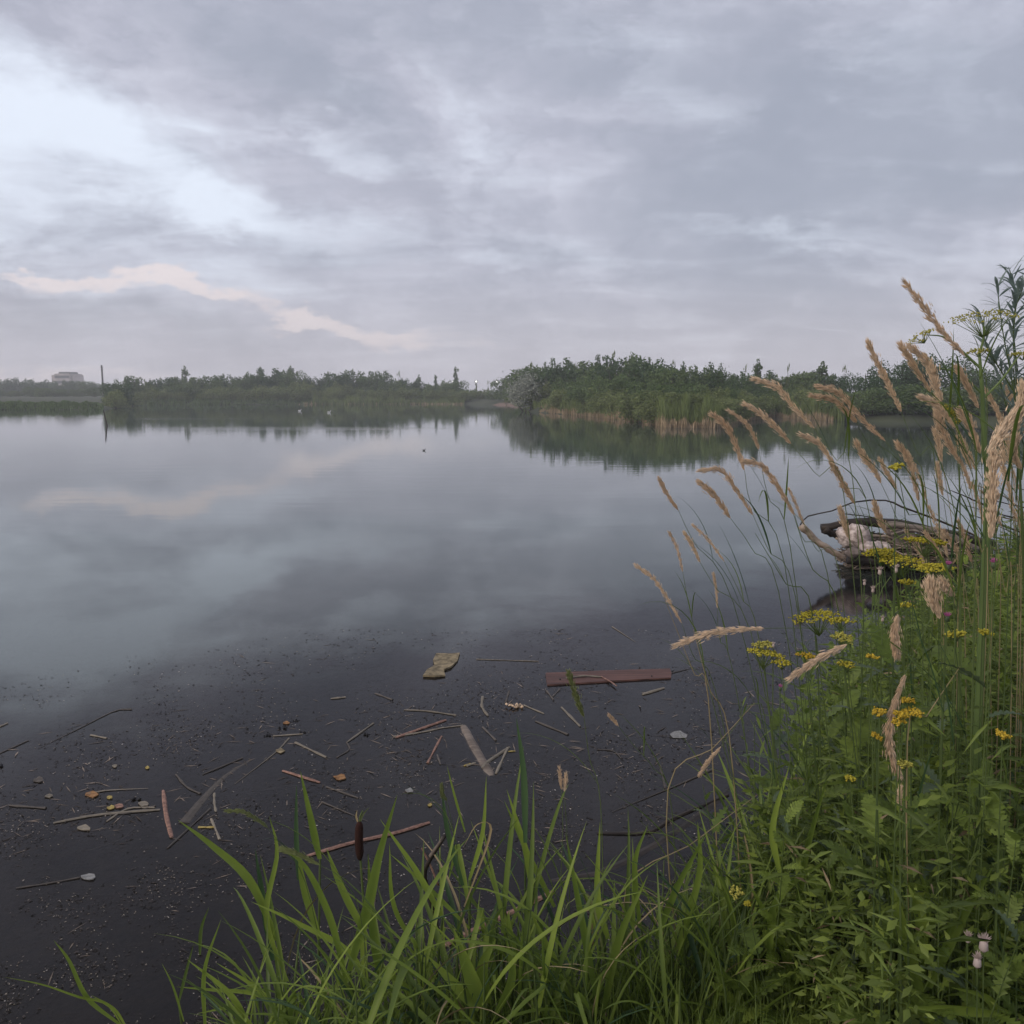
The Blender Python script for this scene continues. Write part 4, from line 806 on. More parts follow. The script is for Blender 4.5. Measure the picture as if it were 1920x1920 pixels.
# ------------------------------------------------------------ yellow umbels, tansy buttons
def umbel(R, mat, n=16, br=.0038, dome=.25, seed=0, beads=9, drop=.9):
    r = random.Random(seed); f = MB(); s = MB()
    for q in range(n):
        a = q * 2.39996; rr = R * math.sqrt((q + .5) / n) * r.uniform(.9, 1.1); c = Vector((rr * math.cos(a), rr * math.sin(a), dome * (R - rr * rr / R) * .5))
        s.tube([(0, 0, -R * drop), (c.x * .6, c.y * .6, -R * drop * .35), c], [.0012, .0009, .0007], 4)
        for w_ in range(beads):
            u = R * .22; f.bead(c + Vector((r.gauss(0, u * .6), r.gauss(0, u * .6), r.gauss(0, .0025))), br * r.uniform(.7, 1.2), .8)
    return f.mesh('flower_cluster', M[mat]), s.mesh('flower_stalks', M['stem'])
YL = [(1690, 1052, 84, 2.7, 'yellow', 'largest flat bright yellow umbel on the bank in front of the debris pile'), (1652, 1037, 62, 2.75, 'yellow', 'thin edge-on yellow umbel up and left of the largest one'), (1737, 1016, 72, 2.5, 'yellow', 'yellow umbel above right of the largest, below the debris pile'),
 (1752, 1065, 66, 2.45, 'yellow', 'dull yellow umbel just right of the largest one'), (1700, 1092, 30, 2.5, 'yellow', 'small yellow cluster tilted under the largest umbel'), (1532, 1157, 92, 2.75, 'yellow', 'wide yellow umbel at the left edge of the flower patch'),
 (1575, 1164, 44, 2.7, 'yellow', 'small umbel attached right of the wide left one'), (1435, 1226, 74, 2.8, 'yellow', 'yellow flower head farthest left, over the water edge'), (1432, 1209, 36, 2.82, 'dullyellow', 'little pale yellow head just above the farthest left one'), (1467, 1243, 32, 2.75, 'yellow', 'small yellow head below right of the farthest left one'),
 (1514, 1230, 34, 2.7, 'orange', 'rounded golden head beside the tip of the drooping seed head'), (1580, 1196, 40, 2.6, 'dullyellow', 'dull yellow head behind the drooping seed head stem'), (1590, 1247, 32, 2.6, 'yellow', 'small flat yellow head under the drooping seed head'), (1635, 1232, 22, 2.4, 'orange', 'tiny golden head alone right of the drooping seed head'),
 (1792, 1190, 32, 2.2, 'yellow', 'bright yellow button cluster in the upper right leaves'), (1848, 1186, 24, 2.2, 'yellow', 'thin yellow cluster near the right edge leaves'), (1648, 1335, 26, 2.1, 'orange', 'orange button cluster left of the longest hanging dry head'), (1687, 1340, 30, 2.05, 'orange', 'orange button cluster just right of the longest hanging dry head'), (1710, 1335, 36, 2.1, 'orange', 'widest orange button cluster right of the hanging dry head'),
 (1685, 1353, 26, 2.05, 'orange', 'lower orange button cluster beside the hanging dry head'), (1702, 1313, 26, 2.1, 'orange', 'topmost orange button cluster beside the hanging dry head'), (1643, 1380, 20, 2.1, 'orange', 'small golden buttons lower left of the hanging dry head'), (1880, 1378, 28, 2.0, 'orange', 'golden cluster among the right edge leaves'), (1695, 1433, 30, 2.05, 'dullyellow', 'dull yellow buds under the tip of the hanging dry head'),
 (1380, 1672, 28, 2.4, 'dullyellow', 'pale yellow head on the short ferny plant at bottom centre right'), (1401, 1694, 12, 2.4, 'yellow', 'tiny yellow bud beside the pale head of the short ferny plant'), (1594, 1460, 18, 2.3, 'yellow', 'small yellow head sunk in the dark leaves left of centre'), (1680, 875, 26, 2.45, 'yellow', 'bright yellow-green sprig high among the seed heads'), (1700, 1135, 24, 2.4, 'yellow', 'small yellow head left of the broad fluffy head')]
for k, (px, py, wp, y, mt, lb) in enumerate(YL):
    c = Vector(D(px, py, y)); rx = c.x + random.uniform(.03, .12); g = gz(rx, y)
    if g < .1: rx += .12; g = gz(rx, y)
    o = thing('yellow_umbel_plant' if mt == 'yellow' else 'tansy_plant', lb, 'flower', (rx, y, g)); R = wp / 2 * (.85 if wp > 60 else .95) * y * 1.08 / F
    fm, sm_ = umbel(R, mt, max(7, min(26, int(wp * .32))), .0040 if mt != 'orange' else .0036, .3, k, 12); cl = c - o.location
    tx, ty = random.uniform(-.18, .18), random.uniform(-.12, .12)
    if wp < 27: tx *= 2.5
    obj('flower_cluster', fm, o, cl, (ty, tx, 0)); obj('flower_stalks', sm_, o, cl, (ty, tx, 0))
    e = cl - Vector((0, 0, R * .9)); mid = Vector((e.x * .5, 0, e.z * .5))
    obj('stem', MB().tube(spline([(0, 0, 0), mid, e], 8), [.0042, .0040, .0037, .0034, .003, .0026, .0022, .0018, .0012], 5).mesh('stem', M['stem']), o)
    for q in range(5):
        t = random.uniform(.15, .85); put_leaf(o, 'pinn', spline([(0, 0, 0), mid, e], 20)[int(t * 20)], random.uniform(0, 6.28), random.uniform(.6, 1.1), random.uniform(.10, .19))
# the stout yellow-umbel plant rising past the horizon
y = 2.55; x, _, _ = D(1856, 1300, y)
o = thing('stout_umbel_plant', 'stout green-stemmed plant with wide yellow umbel rising above the horizon', 'plant', (x, y, gz(x, y)))
P = local([D(1853, 1200, y), D(1850, 1000, y), D(1846, 850, y), D(1842, 740, y), D(1836, 660, y), D(1845, 615, y)], o.location); P[0].z = 0; P[0].x = 0
obj('stem', MB().tube(spline(P[:5], 16), [.0135 - .0006 * i for i in range(17)], 9).mesh('stem', M['stem_big'], True), o)
def twig(th, pts, y, r0=.0025, r1=.0012, mat='stem_big', nm='branch'):
    q = spline(local([D(a, b, y) for a, b in pts], th.location), 10); return obj(nm, MB().tube(q, [r0 + (r1 - r0) * i / 10 for i in range(11)], 6).mesh(nm, M[mat]), th)
twig(o, [(1836, 662), (1843, 640), (1846, 612)], y, .004, .003)
twig(o, [(1838, 690), (1800, 655), (1770, 632), (1740, 628)], y, .004, .0015); twig(o, [(1846, 745), (1880, 710), (1915, 660)], y, .004, .002)
twig(o, [(1843, 740), (1800, 700), (1760, 690)], y, .003, .0015)
for px, py, wp, mt, tl, sd in [(1843, 600, 112, 'dullyellow', .12, 1), (1728, 632, 44, 'dullyellow', .55, 2), (1836, 660, 34, 'dullyellow', .1, 3), (1918, 665, 36, 'dullyellow', .1, 4), (1765, 765, 60, 'dullyellow', -.5, 5), (1785, 780, 40, 'yellow', -.8, 6)]:
    fm, sm_ = umbel(wp / 2 * y * 1.05 / F, mt, 22 if wp > 60 else 10, .0028, .5, sd, 12, .55); cl = Vector(D(px, py, y)) - o.location
    obj('flower_cluster', fm, o, cl, (.1, -tl, 0)); obj('flower_stalks', sm_, o, cl, (.1, -tl, 0))
for q in range(5): put_leaf(o, 'pinn', P[0] + (P[1] - P[0]) * random.uniform(.1, .8), random.uniform(0, 6.28), .8, .24)
put_leaf(o, 'lance', P[4], 3.1, .2, .06); put_leaf(o, 'lance', P[4], 5.1, .9, .05)

# young willow at the right edge
y = 2.75; x, _, _ = D(1935, 1200, y)
o = thing('young_willow', 'young willow with narrow blue-green leaves at the upper right edge', 'shrub', (x, y, gz(x, y)))
wl = [[(1925, 1200), (1915, 950), (1905, 760), (1900, 690)], [(1915, 900), (1925, 780), (1935, 640), (1930, 520)], [(1905, 760), (1895, 700), (1880, 620), (1870, 540)], [(1908, 730), (1900, 640), (1905, 560), (1893, 505)], [(1905, 740), (1880, 700), (1850, 650), (1842, 600)],
      [(1908, 700), (1900, 600), (1918, 540)], [(1905, 800), (1890, 770), (1870, 700), (1858, 680)], [(1915, 900), (1920, 840), (1900, 780)]]
for k, pts in enumerate(wl):
    yy = y + (0 if k == 0 else random.uniform(-.06, .1)); q = spline(local([D(a, b, yy) for a, b in pts], o.location), 14)
    obj('branch', MB().tube(q, [(.006 if k == 0 else .0028) - .0001 * i * (3 if k == 0 else 1) for i in range(15)], 6).mesh('branch', M['stem']), o)
    for i in range(4 if k else 8, 15):
        for s_ in range(4 if k else 2):
            put_leaf(o, 'lance_b', q[i], random.uniform(0, 6.28), random.uniform(.3, 1.2), random.uniform(.05, .085))

# thistles and knapweed: pink and fluffy heads
for k, (px, py, y, mt, lb, s_) in enumerate([(1778, 1060, 2.3, 'pink', 'pink thistle flower right of the largest yellow umbel', 1), (1863, 1056, 2.1, 'pink', 'pink flower behind the foot of the stout stem', 1), (1776, 1157, 2.2, 'pink', 'pink flower below the broad fluffy head', 1), (1463, 1289, 2.7, 'pink', 'dull pink flower at the left of the leafy bank', .8),
 (1650, 1070, 2.6, 'fluff', 'left of two pale mauve fluffy heads under the largest umbel', 1), (1680, 1066, 2.55, 'fluff', 'right of two pale mauve fluffy heads under the largest umbel', 1), (1637, 1105, 2.6, 'fluff', 'small pale bud left of the yellow cluster', .8), (1621, 1092, 2.6, 'fluff', 'thin pale bud high left of the flower patch', .7),
 (1845, 1768, 1.9, 'fluff', 'large cream thistle head at the lower right', 1.7), (1833, 1800, 1.9, 'fluff', 'cream and lilac thistle head below the large one', 1.5), (1815, 1757, 1.95, 'fluff', 'greenish folded thistle head left of the large one', 1.1), (1655, 1160, 2.5, 'fluff', 'pale bud behind the plump hanging head', .7), (1450, 1209, 2.8, 'fluff', 'pale closed bud beside the farthest left yellow heads', .7)]):
    c = Vector(D(px, py, y)); rx = c.x + .05; g = gz(rx, y); o = thing('thistle', lb, 'flower', (rx, y, g)); cl = c - o.location; b = MB(); r = random.Random(k)
    for q in range(46):
        d = Vector((r.gauss(0, .5), r.gauss(0, .5), 1)).normalized(); b.spindle(cl, d, .016 * s_ * r.uniform(.7, 1.1), .0011 * s_, 3)
    obj('florets', b.mesh('florets', M[mt]), o)
    b = MB().tube([cl + Vector((0, 0, -.014)) * s_, cl + Vector((0, 0, -.009)) * s_, cl, cl + Vector((0, 0, .004)) * s_], [.002 * s_, .0065 * s_, .0055 * s_, .003 * s_], 8)
    obj('bulb', b.mesh('bulb', M['herb_pale' if mt == 'pink' else 'fluff'], True), o)
    obj('stem', MB().tube(spline([(0, 0, 0), cl * .5, cl - Vector((0, 0, .012))], 8), .0018, 5).mesh('stem', M['stem']), o)
    for q in range(6): put_leaf(o, 'lobed_pale', cl * random.uniform(.15, .85), random.uniform(0, 6.28), random.uniform(.6, 1.2), random.uniform(.09, .16))

# ------------------------------------------------------------ leafy bank: herbs and grass tufts
random.seed(5)
SPOT = []
def spots(n, dmin, y0, y1, x0=-.4, x1=6.0, sep=.0):
    out = []
    while len(out) < n:
        C_ = np.column_stack([rng.uniform(x0, x1, 400), rng.uniform(y0, y1, 400)]); d = sdist(C_)
        for (x, y), dd in zip(C_, d):
            if dd > dmin and dd < 3.2 and in_view(x, y, 1.1) and x > .78 + .25 * (y < 2.5) and not (x > .95 and y < 1.95) and math.hypot(x, y) > 1.55:
                out.append((x, y))
                if len(out) >= n: break
    return out
def topz(x, y, k=1.0):
    px = 960 + F * x / (y * math.cos(PITCH) + 1.2 * math.sin(PITCH)); tp = float(np.interp(px, [1350, 1400, 1500, 1600, 1700, 1800, 1870, 1920], [1480, 1340, 1240, 1170, 1095, 1040, 970, 860]))
    return D(px, tp, y)[2] - gz(x, y)
def hh(x, y, lo, hi, mx):
    return max(lo * .7, min(mx, topz(x, y) * random.uniform(.55, 1.02)))
def herb(x, y, h, kind, name, label, group, n=12, L=(.12, .2), stemmat=0):
    if group: group = group.split(' at the ')[0].split(' in the ')[0] + ' on the right bank'; label = label.split(' at the ')[0].split(' in the ')[0] + ' ' + whereis(x, y, h)
    o = thing(name, label, 'plant', (x, y, gz(x, y) - .01), 0, group); lean_quat(o, .22); obj('stem', STEMS[stemmat], o, sc=(.27, .27, h)); a = random.uniform(0, 6.28)
    for q in range(n):
        a += 2.4 + random.uniform(-.3, .3); t = .1 + .9 * q / n; put_leaf(o, kind, (0, 0, h * t), a, random.uniform(.5, 1.05) * (1.15 - .5 * t), random.uniform(*L) * (1.15 - .45 * t))
    return o
def side(x, y):
    px = 960 + F * x / (y * math.cos(PITCH) + 1.5 * math.sin(PITCH))
    return 'at the far end of the bank' if y > 4.2 else ('at the water edge of the bank' if px < 1500 else ('in the middle of the bank' if px < 1720 else 'at the right side of the bank'))
for x, y in spots(150, -.12, 1.75, 6): s_ = side(x, y); herb(x, y, hh(x, y, .35, .72, 1.15), 'pinn' if random.random() < .7 else 'pinn_light', 'tansy_plant', f'ferny green tansy {s_}', f'ferny tansy {s_}', 18, (.08, .14))
for x, y in spots(130, -.05, 1.75, 5.5): s_ = side(x, y); herb(x, y, hh(x, y, .3, .6, 1.0), 'lobed', 'thistle_plant', f'jagged lobed thistle plant {s_}', f'jagged thistles {s_}', 15, (.08, .16))
for x, y in spots(130, -.12, 1.8, 6.5): s_ = side(x, y); herb(x, y, hh(x, y, .4, .9, 1.2), 'lance', 'willowherb_plant', f'narrow-leaved willowherb {s_}', f'narrow-leaved willowherb {s_}', 30, (.06, .11), 1)
for x, y in spots(40, .1, 1.7, 4): s_ = side(x, y); herb(x, y, random.uniform(.25, .45), 'broad', 'dock_plant', f'low broad-leaved plant {s_}', f'broad-leaved plants {s_}', 8, (.12, .2))
def tuft(x, y, h, label, group):
    group = 'grass tufts on the right bank'
    label = 'thin dark grass tuft ' + whereis(x, y, h)
    o = thing('grass_tuft', label, 'grass', (x, y, gz(x, y) - .01), 0, group)
    for q in range(9): put_leaf(o, 'thin', (random.gauss(0, .02), random.gauss(0, .02), 0), random.uniform(0, 6.28), random.uniform(.02, .35), h * random.uniform(.6, 1.15))
for x, y in spots(170, -.1, 1.8, 6): s_ = side(x, y); tuft(x, y, hh(x, y, .3, .9, .9), f'tuft of thin dark green grass blades {s_}', f'grass tufts {s_}')
for x, y in [(random.uniform(.9, 1.75), 0) for _ in range(34)]:
    y = float(np.interp(x, [.7, 1.25, 1.7, 2.1], [2.75, 3.3, 4.3, 5.2])) + random.uniform(-.2, .2)
    tuft(x, y, random.uniform(.3, .55), 'tuft of thin grass standing right in the waterline of the bank', 'waterline grass tufts')
# hero ferny plant at bottom
x, y, _ = D(1400, 1900, 2.4); o = herb(x, y, .52, 'pinn_light', 'tansy_plant', 'short light green ferny plant alone in front of the dark water at bottom', None, 16, (.11, .17)); o.rotation_euler = (0, -.05, 0)

def blades_stuff(name, label, n, reg, hl, wl, mat, seed, flop=1.0, dmin=-.05, dmax=3.5):
    r = np.random.default_rng(seed); C_ = np.column_stack([r.uniform(reg[0], reg[1], n * 6), r.uniform(reg[2], reg[3], n * 6)]); d = sdist(C_)
    C_ = C_[(d > dmin) & (d < dmax) & (np.hypot(C_[:, 0], C_[:, 1]) > 1.2)][:n]; n = len(C_); g = ground(C_)
    a = r.uniform(0, 2 * PI, n); L = r.uniform(*hl, n); tilt = r.uniform(.05, 1.0, n) * flop; wv_ = r.uniform(*wl, n)
    dirh = np.column_stack([np.cos(a), np.sin(a), 0 * a]); sd = np.column_stack([-np.sin(a), np.cos(a), 0 * a]) * wv_[:, None] / 2
    p = np.column_stack([C_, g - .02]); rows = []
    for i in range(4):
        t = i / 3; q = p + dirh * (L * np.sin(tilt) * t ** 1.5)[:, None]; q[:, 2] += L * np.cos(tilt * t) * t * .9
        k = (1 - t ** 2) * .95 + .05; rows += [q - sd * k, q + sd * k]
    V = np.stack(rows, 1).reshape(-1, 3); kk = np.arange(n)[:, None] * 8
    Fc = np.concatenate([kk + np.array([[2 * i, 2 * i + 1, 2 * i + 3, 2 * i + 2]]) for i in range(3)])
    tag(obj(name, mesh_np(name, V, Fc, mat)), label, 'ground cover', kind='stuff')
M['under'] = leafmat('undergrowth', (0.028, 0.050, 0.014), (0.085, 0.130, 0.030), 0.3, rand=False)
M['under2'] = leafmat('reed_sprouts', (0.070, 0.110, 0.024), (0.180, 0.245, 0.048), 0.38, rand=False)
M['litter'] = leafmat('dead_litter', (0.045, 0.032, 0.020), (0.13, 0.095, 0.055), 0.1, 0.8, 0.1, rand=False)
blades_stuff('undergrowth', 'dense low green undergrowth covering the bank', 26000, (-.8, 7, 1.0, 10), (.12, .42), (.005, .014), M['under'], 31)
blades_stuff('undergrowth', 'far green rank growth along the right waterline', 9000, (3, 12, 6.5, 17), (.3, .8), (.008, .02), M['under'], 32, .6, -.1, 2.5)
blades_stuff('dead_grass_litter', 'brown dead grass lying under the green plants', 5000, (-.8, 5, 1.0, 7), (.10, .4), (.003, .008), M['litter'], 33, 1.5)
blades_stuff('reed_sprouts', 'fine green grass blades between the front reeds', 9500, (-.78, 1.7, 1.9, 3.6), (.2, .62), (.004, .009), M['under2'], 34, .5, -.32, .9)

def tangle(name, label, n, mat, size, asp, seed, lo=.05, hi=1.0):
    r = np.random.default_rng(seed); C_ = np.column_stack([r.uniform(.8, 5, n * 8), r.uniform(1.7, 6, n * 8)]); d = sdist(C_); C_ = C_[(d > -.05) & (d < 3) & ~((C_[:, 0] > .95) & (C_[:, 1] < 1.95))][:n]; n = len(C_); x, y = C_.T; g = ground(C_)
    px = 960 + F * x / (y * math.cos(PITCH) + 1.2 * math.sin(PITCH)); tp = np.interp(px, [1350, 1400, 1500, 1600, 1700, 1800, 1870, 1920], [1480, 1350, 1260, 1180, 1100, 1030, 940, 850])
    v = (960 - tp) / F; zt = EYE + y * (-math.sin(PITCH) + v * math.cos(PITCH)) / (math.cos(PITCH) + v * math.sin(PITCH))
    hgt = np.clip(zt - g, .2, 1.3) * (.75 + .25 * np.sin(x * 9 + y * 5) * np.sin(y * 7)); z = g + hgt * (lo + (hi - lo) * r.random(n) ** .8); c = np.column_stack([x, y, z])
    u = r.normal(size=(n, 3)); u[:, 2] = np.abs(u[:, 2]) * .6; u /= np.linalg.norm(u, axis=1)[:, None]; w_ = np.cross(u, r.normal(size=(n, 3)) + [0, 0, 1.2]); w_ /= np.linalg.norm(w_, axis=1)[:, None]
    L = r.uniform(*size, n)[:, None]; b = L * asp; dn = np.array([[0, 0, -.12]]) * L
    V = np.stack([c, c + u * L * .4 + w_ * b, c + u * L + dn, c + u * L * .4 - w_ * b, c + u * L * .45 - dn * .6], 1).reshape(-1, 3); k = np.arange(n)[:, None] * 5
    Fc = np.concatenate([k + np.array([[0, 1, 4]]), k + np.array([[1, 2, 4]]), k + np.array([[2, 3, 4]]), k + np.array([[3, 0, 4]])])
    tag(obj(name, mesh_np(name, V, Fc, mat)), label, 'foliage', kind='stuff')
M['tangle'] = leafmat('small_leaves', (0.075, 0.115, 0.022), (0.225, 0.290, 0.055), 0.42, rand=False); M['tangle_dead'] = leafmat('dead_leaf_bits', (0.12, 0.085, 0.045), (0.30, 0.23, 0.13), 0.2, rand=False)
tangle('leafy_tangle', 'tangle of small green leaves between the bank plants', 75000, M['tangle'], (.018, .055), .17, 51)
tangle('leafy_tangle', 'fine narrow grass leaves running through the bank plants', 16000, M['under2'], (.06, .16), .028, 52, .2, 1.05)
tangle('dead_leaf_bits', 'withered tan leaf bits and dry stems caught in the bank plants', 3500, M['tangle_dead'], (.02, .09), .06, 53)

# ------------------------------------------------------------ things floating on and sunk in the water
def straw(pts, wpx, mat, name, label, cat='reed stalk', z=.004, group=None, k=6, taper=False, flat=.5):
    P = [Vector(W(a, b, z)) for a, b in pts]; d = P[0].length; r = wpx / 2 * math.hypot(P[0].y, EYE) / F
    Q = spline(P, 8) if len(P) > 2 else [P[0].lerp(P[1], i / 4) for i in range(5)]; n = len(Q) - 1; o0 = Q[0].copy()
    b = MB().tube([q - o0 for q in Q], [r * ((1 - .8 * i / n) if taper else ((.8 + .25 * math.sin(i * 2.1 + pts[0][0])) if wpx < 7 else .9 + .06 * math.sin(i * 2.1 + pts[0][0]) - .25 * (i in (0, n)))) for i in range(n + 1)], k)
    b.v = [(v[0], v[1], v[2] * flat) for v in b.v]
    o = obj(name, b.mesh(name, M[mat]), None, o0); return tag(o, label, cat, group)
ST = [
 ([(832, 1364), (790, 1373), (738, 1381)], 5, 'reed_straw', 'straw stalk leading to the sunken log from the left, below the bent one'), ([(758, 1331), (800, 1333), (855, 1341)], 5, 'reed_straw', 'bent tan reed piece, topmost of the stack left of the tall dark blade'), ([(836, 1350), (790, 1366), (742, 1383)], 7, 'reed_pink', 'brownish split reed in the middle of the stack'), ([(868, 1360), (835, 1364), (803, 1370)], 4, 'reed_straw', 'pale thin straw pointing right at the top of the sunken log'),
 ([(905, 1306), (904, 1325), (915, 1342)], 6, 'reed_straw', 'small elbow-shaped white straw right of the cardboard scrap'), ([(982, 1322), (1020, 1338)], 4, 'reed_straw', 'straw running right from the tan clump'), ([(1053, 1326), (1088, 1362)], 6, 'reed_straw', 'short pale stick with pink end left of the tall green spike'), ([(1004, 1352), (1065, 1377)], 6, 'reed_dull', 'grey straw below the tan clump'),
 ([(828, 1380), (802, 1430)], 5, 'reed_pink', 'short pinkish stick sloping down left beside the sunken log'), ([(700, 1356), (650, 1392)], 5, 'reed_straw', 'yellowish stalk above the black bud, sloping up right'), ([(554, 1392), (612, 1420)], 6, 'reed_straw', 'green-tinged straw sloping right below the black buds'), ([(512, 1380), (568, 1376)], 4, 'reed_straw', 'level tan straw with a black bud at its right end'),
 ([(542, 1384), (515, 1412), (440, 1470)], 4, 'reed_straw', 'long thin straw passing under the tan wedge leaf'), ([(455, 1421), (380, 1452)], 4, 'reed_dull', 'faint grey straw left of the curved sunken blade'), ([(330, 1452), (350, 1475), (376, 1488)], 5, 'reed_dull', 'short grey straw leading down to the curved sunken blade'), ([(247, 1330), (215, 1333), (150, 1365), (72, 1403)], 4, 'reed_dull', 'longest thin grey straw in the upper left, split at its end'),
 ([(54, 1388), (0, 1412)], 4, 'reed_dull', 'grey straw cut by the left edge'), ([(170, 1378), (200, 1384)], 5, 'reed_straw', 'tiny pale straw below the longest grey one'), ([(18, 1510), (86, 1515)], 6, 'reed_dull', 'level grey straw near the left edge'), ([(306, 1482), (312, 1530), (322, 1570)], 8, 'reed_pink', 'upright-looking pink and grey reed stub left of the curved sunken blade'),
 ([(402, 1487), (402, 1505), (405, 1522)], 5, 'reed_straw', 'little curled straw under the curved sunken blade'), ([(396, 1535), (412, 1574)], 5, 'reed_straw', 'green-yellow straw below the curled one'), ([(372, 1551), (402, 1551)], 6, 'leaf_yellow', 'small level tan sliver beside the green-yellow straw'), ([(314, 1590), (395, 1515)], 5, 'reed_dull', 'dark grey stalk sloping up right below the pink reed stub'),
 ([(530, 1445), (600, 1467)], 7, 'reed_pink', 'reddish flat reed piece left of the orange leaf'), ([(650, 1475), (560, 1472), (462, 1488)], 6, 'reed_dull', 'long brownish sunken stalk below the reddish reed piece'), ([(612, 1475), (672, 1496)], 5, 'reed_dull', 'dull straw right under the reddish reed piece'), ([(603, 1503), (690, 1540)], 4, 'reed_dull', 'thin dull straw leading to the cattail tip'),
 ([(100, 1543), (190, 1527), (300, 1518)], 7, 'reed_straw', 'long tan stalk at the base of the leaf tangle on the left'), ([(160, 1490), (200, 1482), (278, 1478)], 5, 'reed_straw', 'thin tan stalk at the top of the leaf tangle on the left'), ([(200, 1540), (240, 1516), (290, 1514)], 5, 'reed_straw', 'crossing straw in the leaf tangle on the left'), ([(150, 1530), (240, 1524), (292, 1510)], 4, 'reed_dull', 'sunken stalk through the leaf tangle on the left'),
 ([(252, 1553), (225, 1575), (165, 1596)], 5, 'reed_dull', 'brown sunken stalk below the leaf tangle'), ([(30, 1665), (90, 1656), (150, 1645)], 4, 'reed_dull', 'faint brown stalk leading to the grey fibre tuft'), ([(805, 1542), (740, 1562), (660, 1580), (575, 1605)], 9, 'reed_pink', 'long pinkish reed stalk behind the cattail spike'), ([(1037, 1672), (960, 1710), (900, 1738), (828, 1776)], 12, 'reed_pink', 'thick orange-pink reed stalk lying behind the front blades'),
 ([(1337, 1442), (1270, 1472), (1148, 1522)], 5, 'reed_dull', 'long thin brown stick at the right, upper of three'), ([(1365, 1490), (1260, 1535), (1215, 1560), (1120, 1562)], 9, 'wood_dark', 'dark curved stick at the right, middle of three'), ([(1238, 1435), (1248, 1478)], 5, 'reed_dull', 'short stub standing at the end of the upper brown stick'), ([(1148, 1175), (1192, 1204)], 3, 'reed_straw', 'thin white straw alone above the floating plank'),
 ([(893, 1236), (1010, 1240)], 3, 'reed_straw', 'faint level straw right of the cardboard scrap'), ([(1205, 1302), (1245, 1290)], 8, 'reed_straw', 'pair of flat pale slivers below the plank end'), ([(1258, 1262), (1300, 1252)], 3, 'reed_dull', 'thin stalk at the right end of the plank'), ([(1120, 1405), (1150, 1408), (1165, 1422)], 3, 'reed_dull', 'faint curved stalk right of the tall green spike foot'),
 ([(620, 1310), (648, 1307)], 6, 'reed_straw', 'pale sliver alone on smooth dark water above the black buds'), ([(704, 1300), (736, 1312)], 5, 'reed_dull', 'dull sliver right of the lone pale sliver'), ([(882, 1432), (870, 1436)], 5, 'leaf_yellow', 'tiny cream leaf on the sunken log'), ([(875, 1436), (892, 1430)], 6, 'reed_straw', 'cream sliver touching the sunken log'), ([(835, 1433), (880, 1441), (905, 1447)], 6, 'reed_dull', 'sunken straw crossing under the lower end of the log'),
 ([(930, 1450), (952, 1402)], 6, 'reed_straw', 'right arm of the straws crossed at the foot of the log'), ([(955, 1401), (915, 1428), (905, 1440)], 8, 'reed_straw', 'tan split reed right of the sunken log'), ([(953, 1409), (966, 1408)], 4, 'leaf_yellow', 'tiny cream sliver left of the tall dark blade'), ([(905, 1363), (930, 1388)], 5, 'reed_dull', 'small dull straw above right of the log'), ([(820, 1415), (826, 1433)], 4, 'reed_dull', 'very short dull stub left of the sunken log'),
 ([(1025, 1295), (1038, 1312)], 4, 'reed_dull', 'left arm of a faint V of straws under the plank'), ([(1050, 1292), (1036, 1306)], 4, 'reed_dull', 'right arm of a faint V of straws under the plank'), ([(955, 1295), (948, 1318)], 4, 'reed_dull', 'short upright faint straw left of the plank'), ([(0, 1362), (14, 1356)], 5, 'reed_straw', 'pale straw tip at the very left edge'), ([(650, 1392), (655, 1405), (632, 1420)], 4, 'reed_dull', 'bent end of the stalk under the black bud')]
for k, (pts, wp, mt, lb) in enumerate(ST):
    sunk = 'sunken s' in lb and wp > 4
    straw(pts, wp, mt, 'floating_reed_stalk' if wp > 3.5 else 'floating_straw', lb, 'reed stalk', -.006 if sunk else .003 + .0002 * (k % 5), taper=('thin' in lb), flat=.6)
straw([(868, 1362), (885, 1395), (905, 1430), (922, 1457)], 20, 'wood_grey', 'sunken_log', 'thick grey-brown log sunk just under the surface at centre', 'log', -.009, k=10)
straw([(345, 1545), (385, 1495), (430, 1450), (492, 1415)], 24, 'reed_dull', 'sunken_reed_blade', 'broad curved grey blade sunk under the surface at left', 'reed blade', -.003, k=8, taper=True, flat=.3)
straw([(1380, 1470), (1300, 1540), (1150, 1630), (1030, 1655)], 20, 'wood_dark', 'sunken_branch', 'dark sunken branch behind the front reeds, lowest of three sticks', 'branch', -.01, k=8)
straw([(780, 1800), (790, 1745), (800, 1680)], 64, 'wood_dark', 'sunken_stump', 'dark sunken stump showing between the front reeds', 'stump', -.05, k=12)
def flat_piece(px, th_, mat, name, label, cat, z=.006, ncurl=0.0, notch=False):
    P = [Vector(W(a, b, z)) for a, b in px]; c = sum(P, Vector()) / len(P); n = len(P); b = MB()
    top = [p - c + Vector((0, 0, th_ + ncurl * ((i * 37 % 10) / 10))) for i, p in enumerate(P)]; bot = [p - c for p in P]
    b.add(top + bot + [Vector((0, 0, th_ + ncurl * .3))], [(i, (i + 1) % n, 2 * n) for i in range(n)] + [(i, n + i, n + (i + 1) % n, (i + 1) % n) for i in range(n)] + [tuple(reversed(range(n, 2 * n)))])
    return tag(obj(name, b.mesh(name, M[mat]), None, c), label, cat)
flat_piece([(818, 1226), (845, 1228), (862, 1226), (858, 1240), (846, 1252), (832, 1258), (835, 1268), (815, 1270), (793, 1269), (800, 1258), (815, 1248), (812, 1240)], .008, 'card', 'cardboard_scrap', 'torn tan scrap of soaked cardboard floating left of the plank', 'scrap', .004, .01)
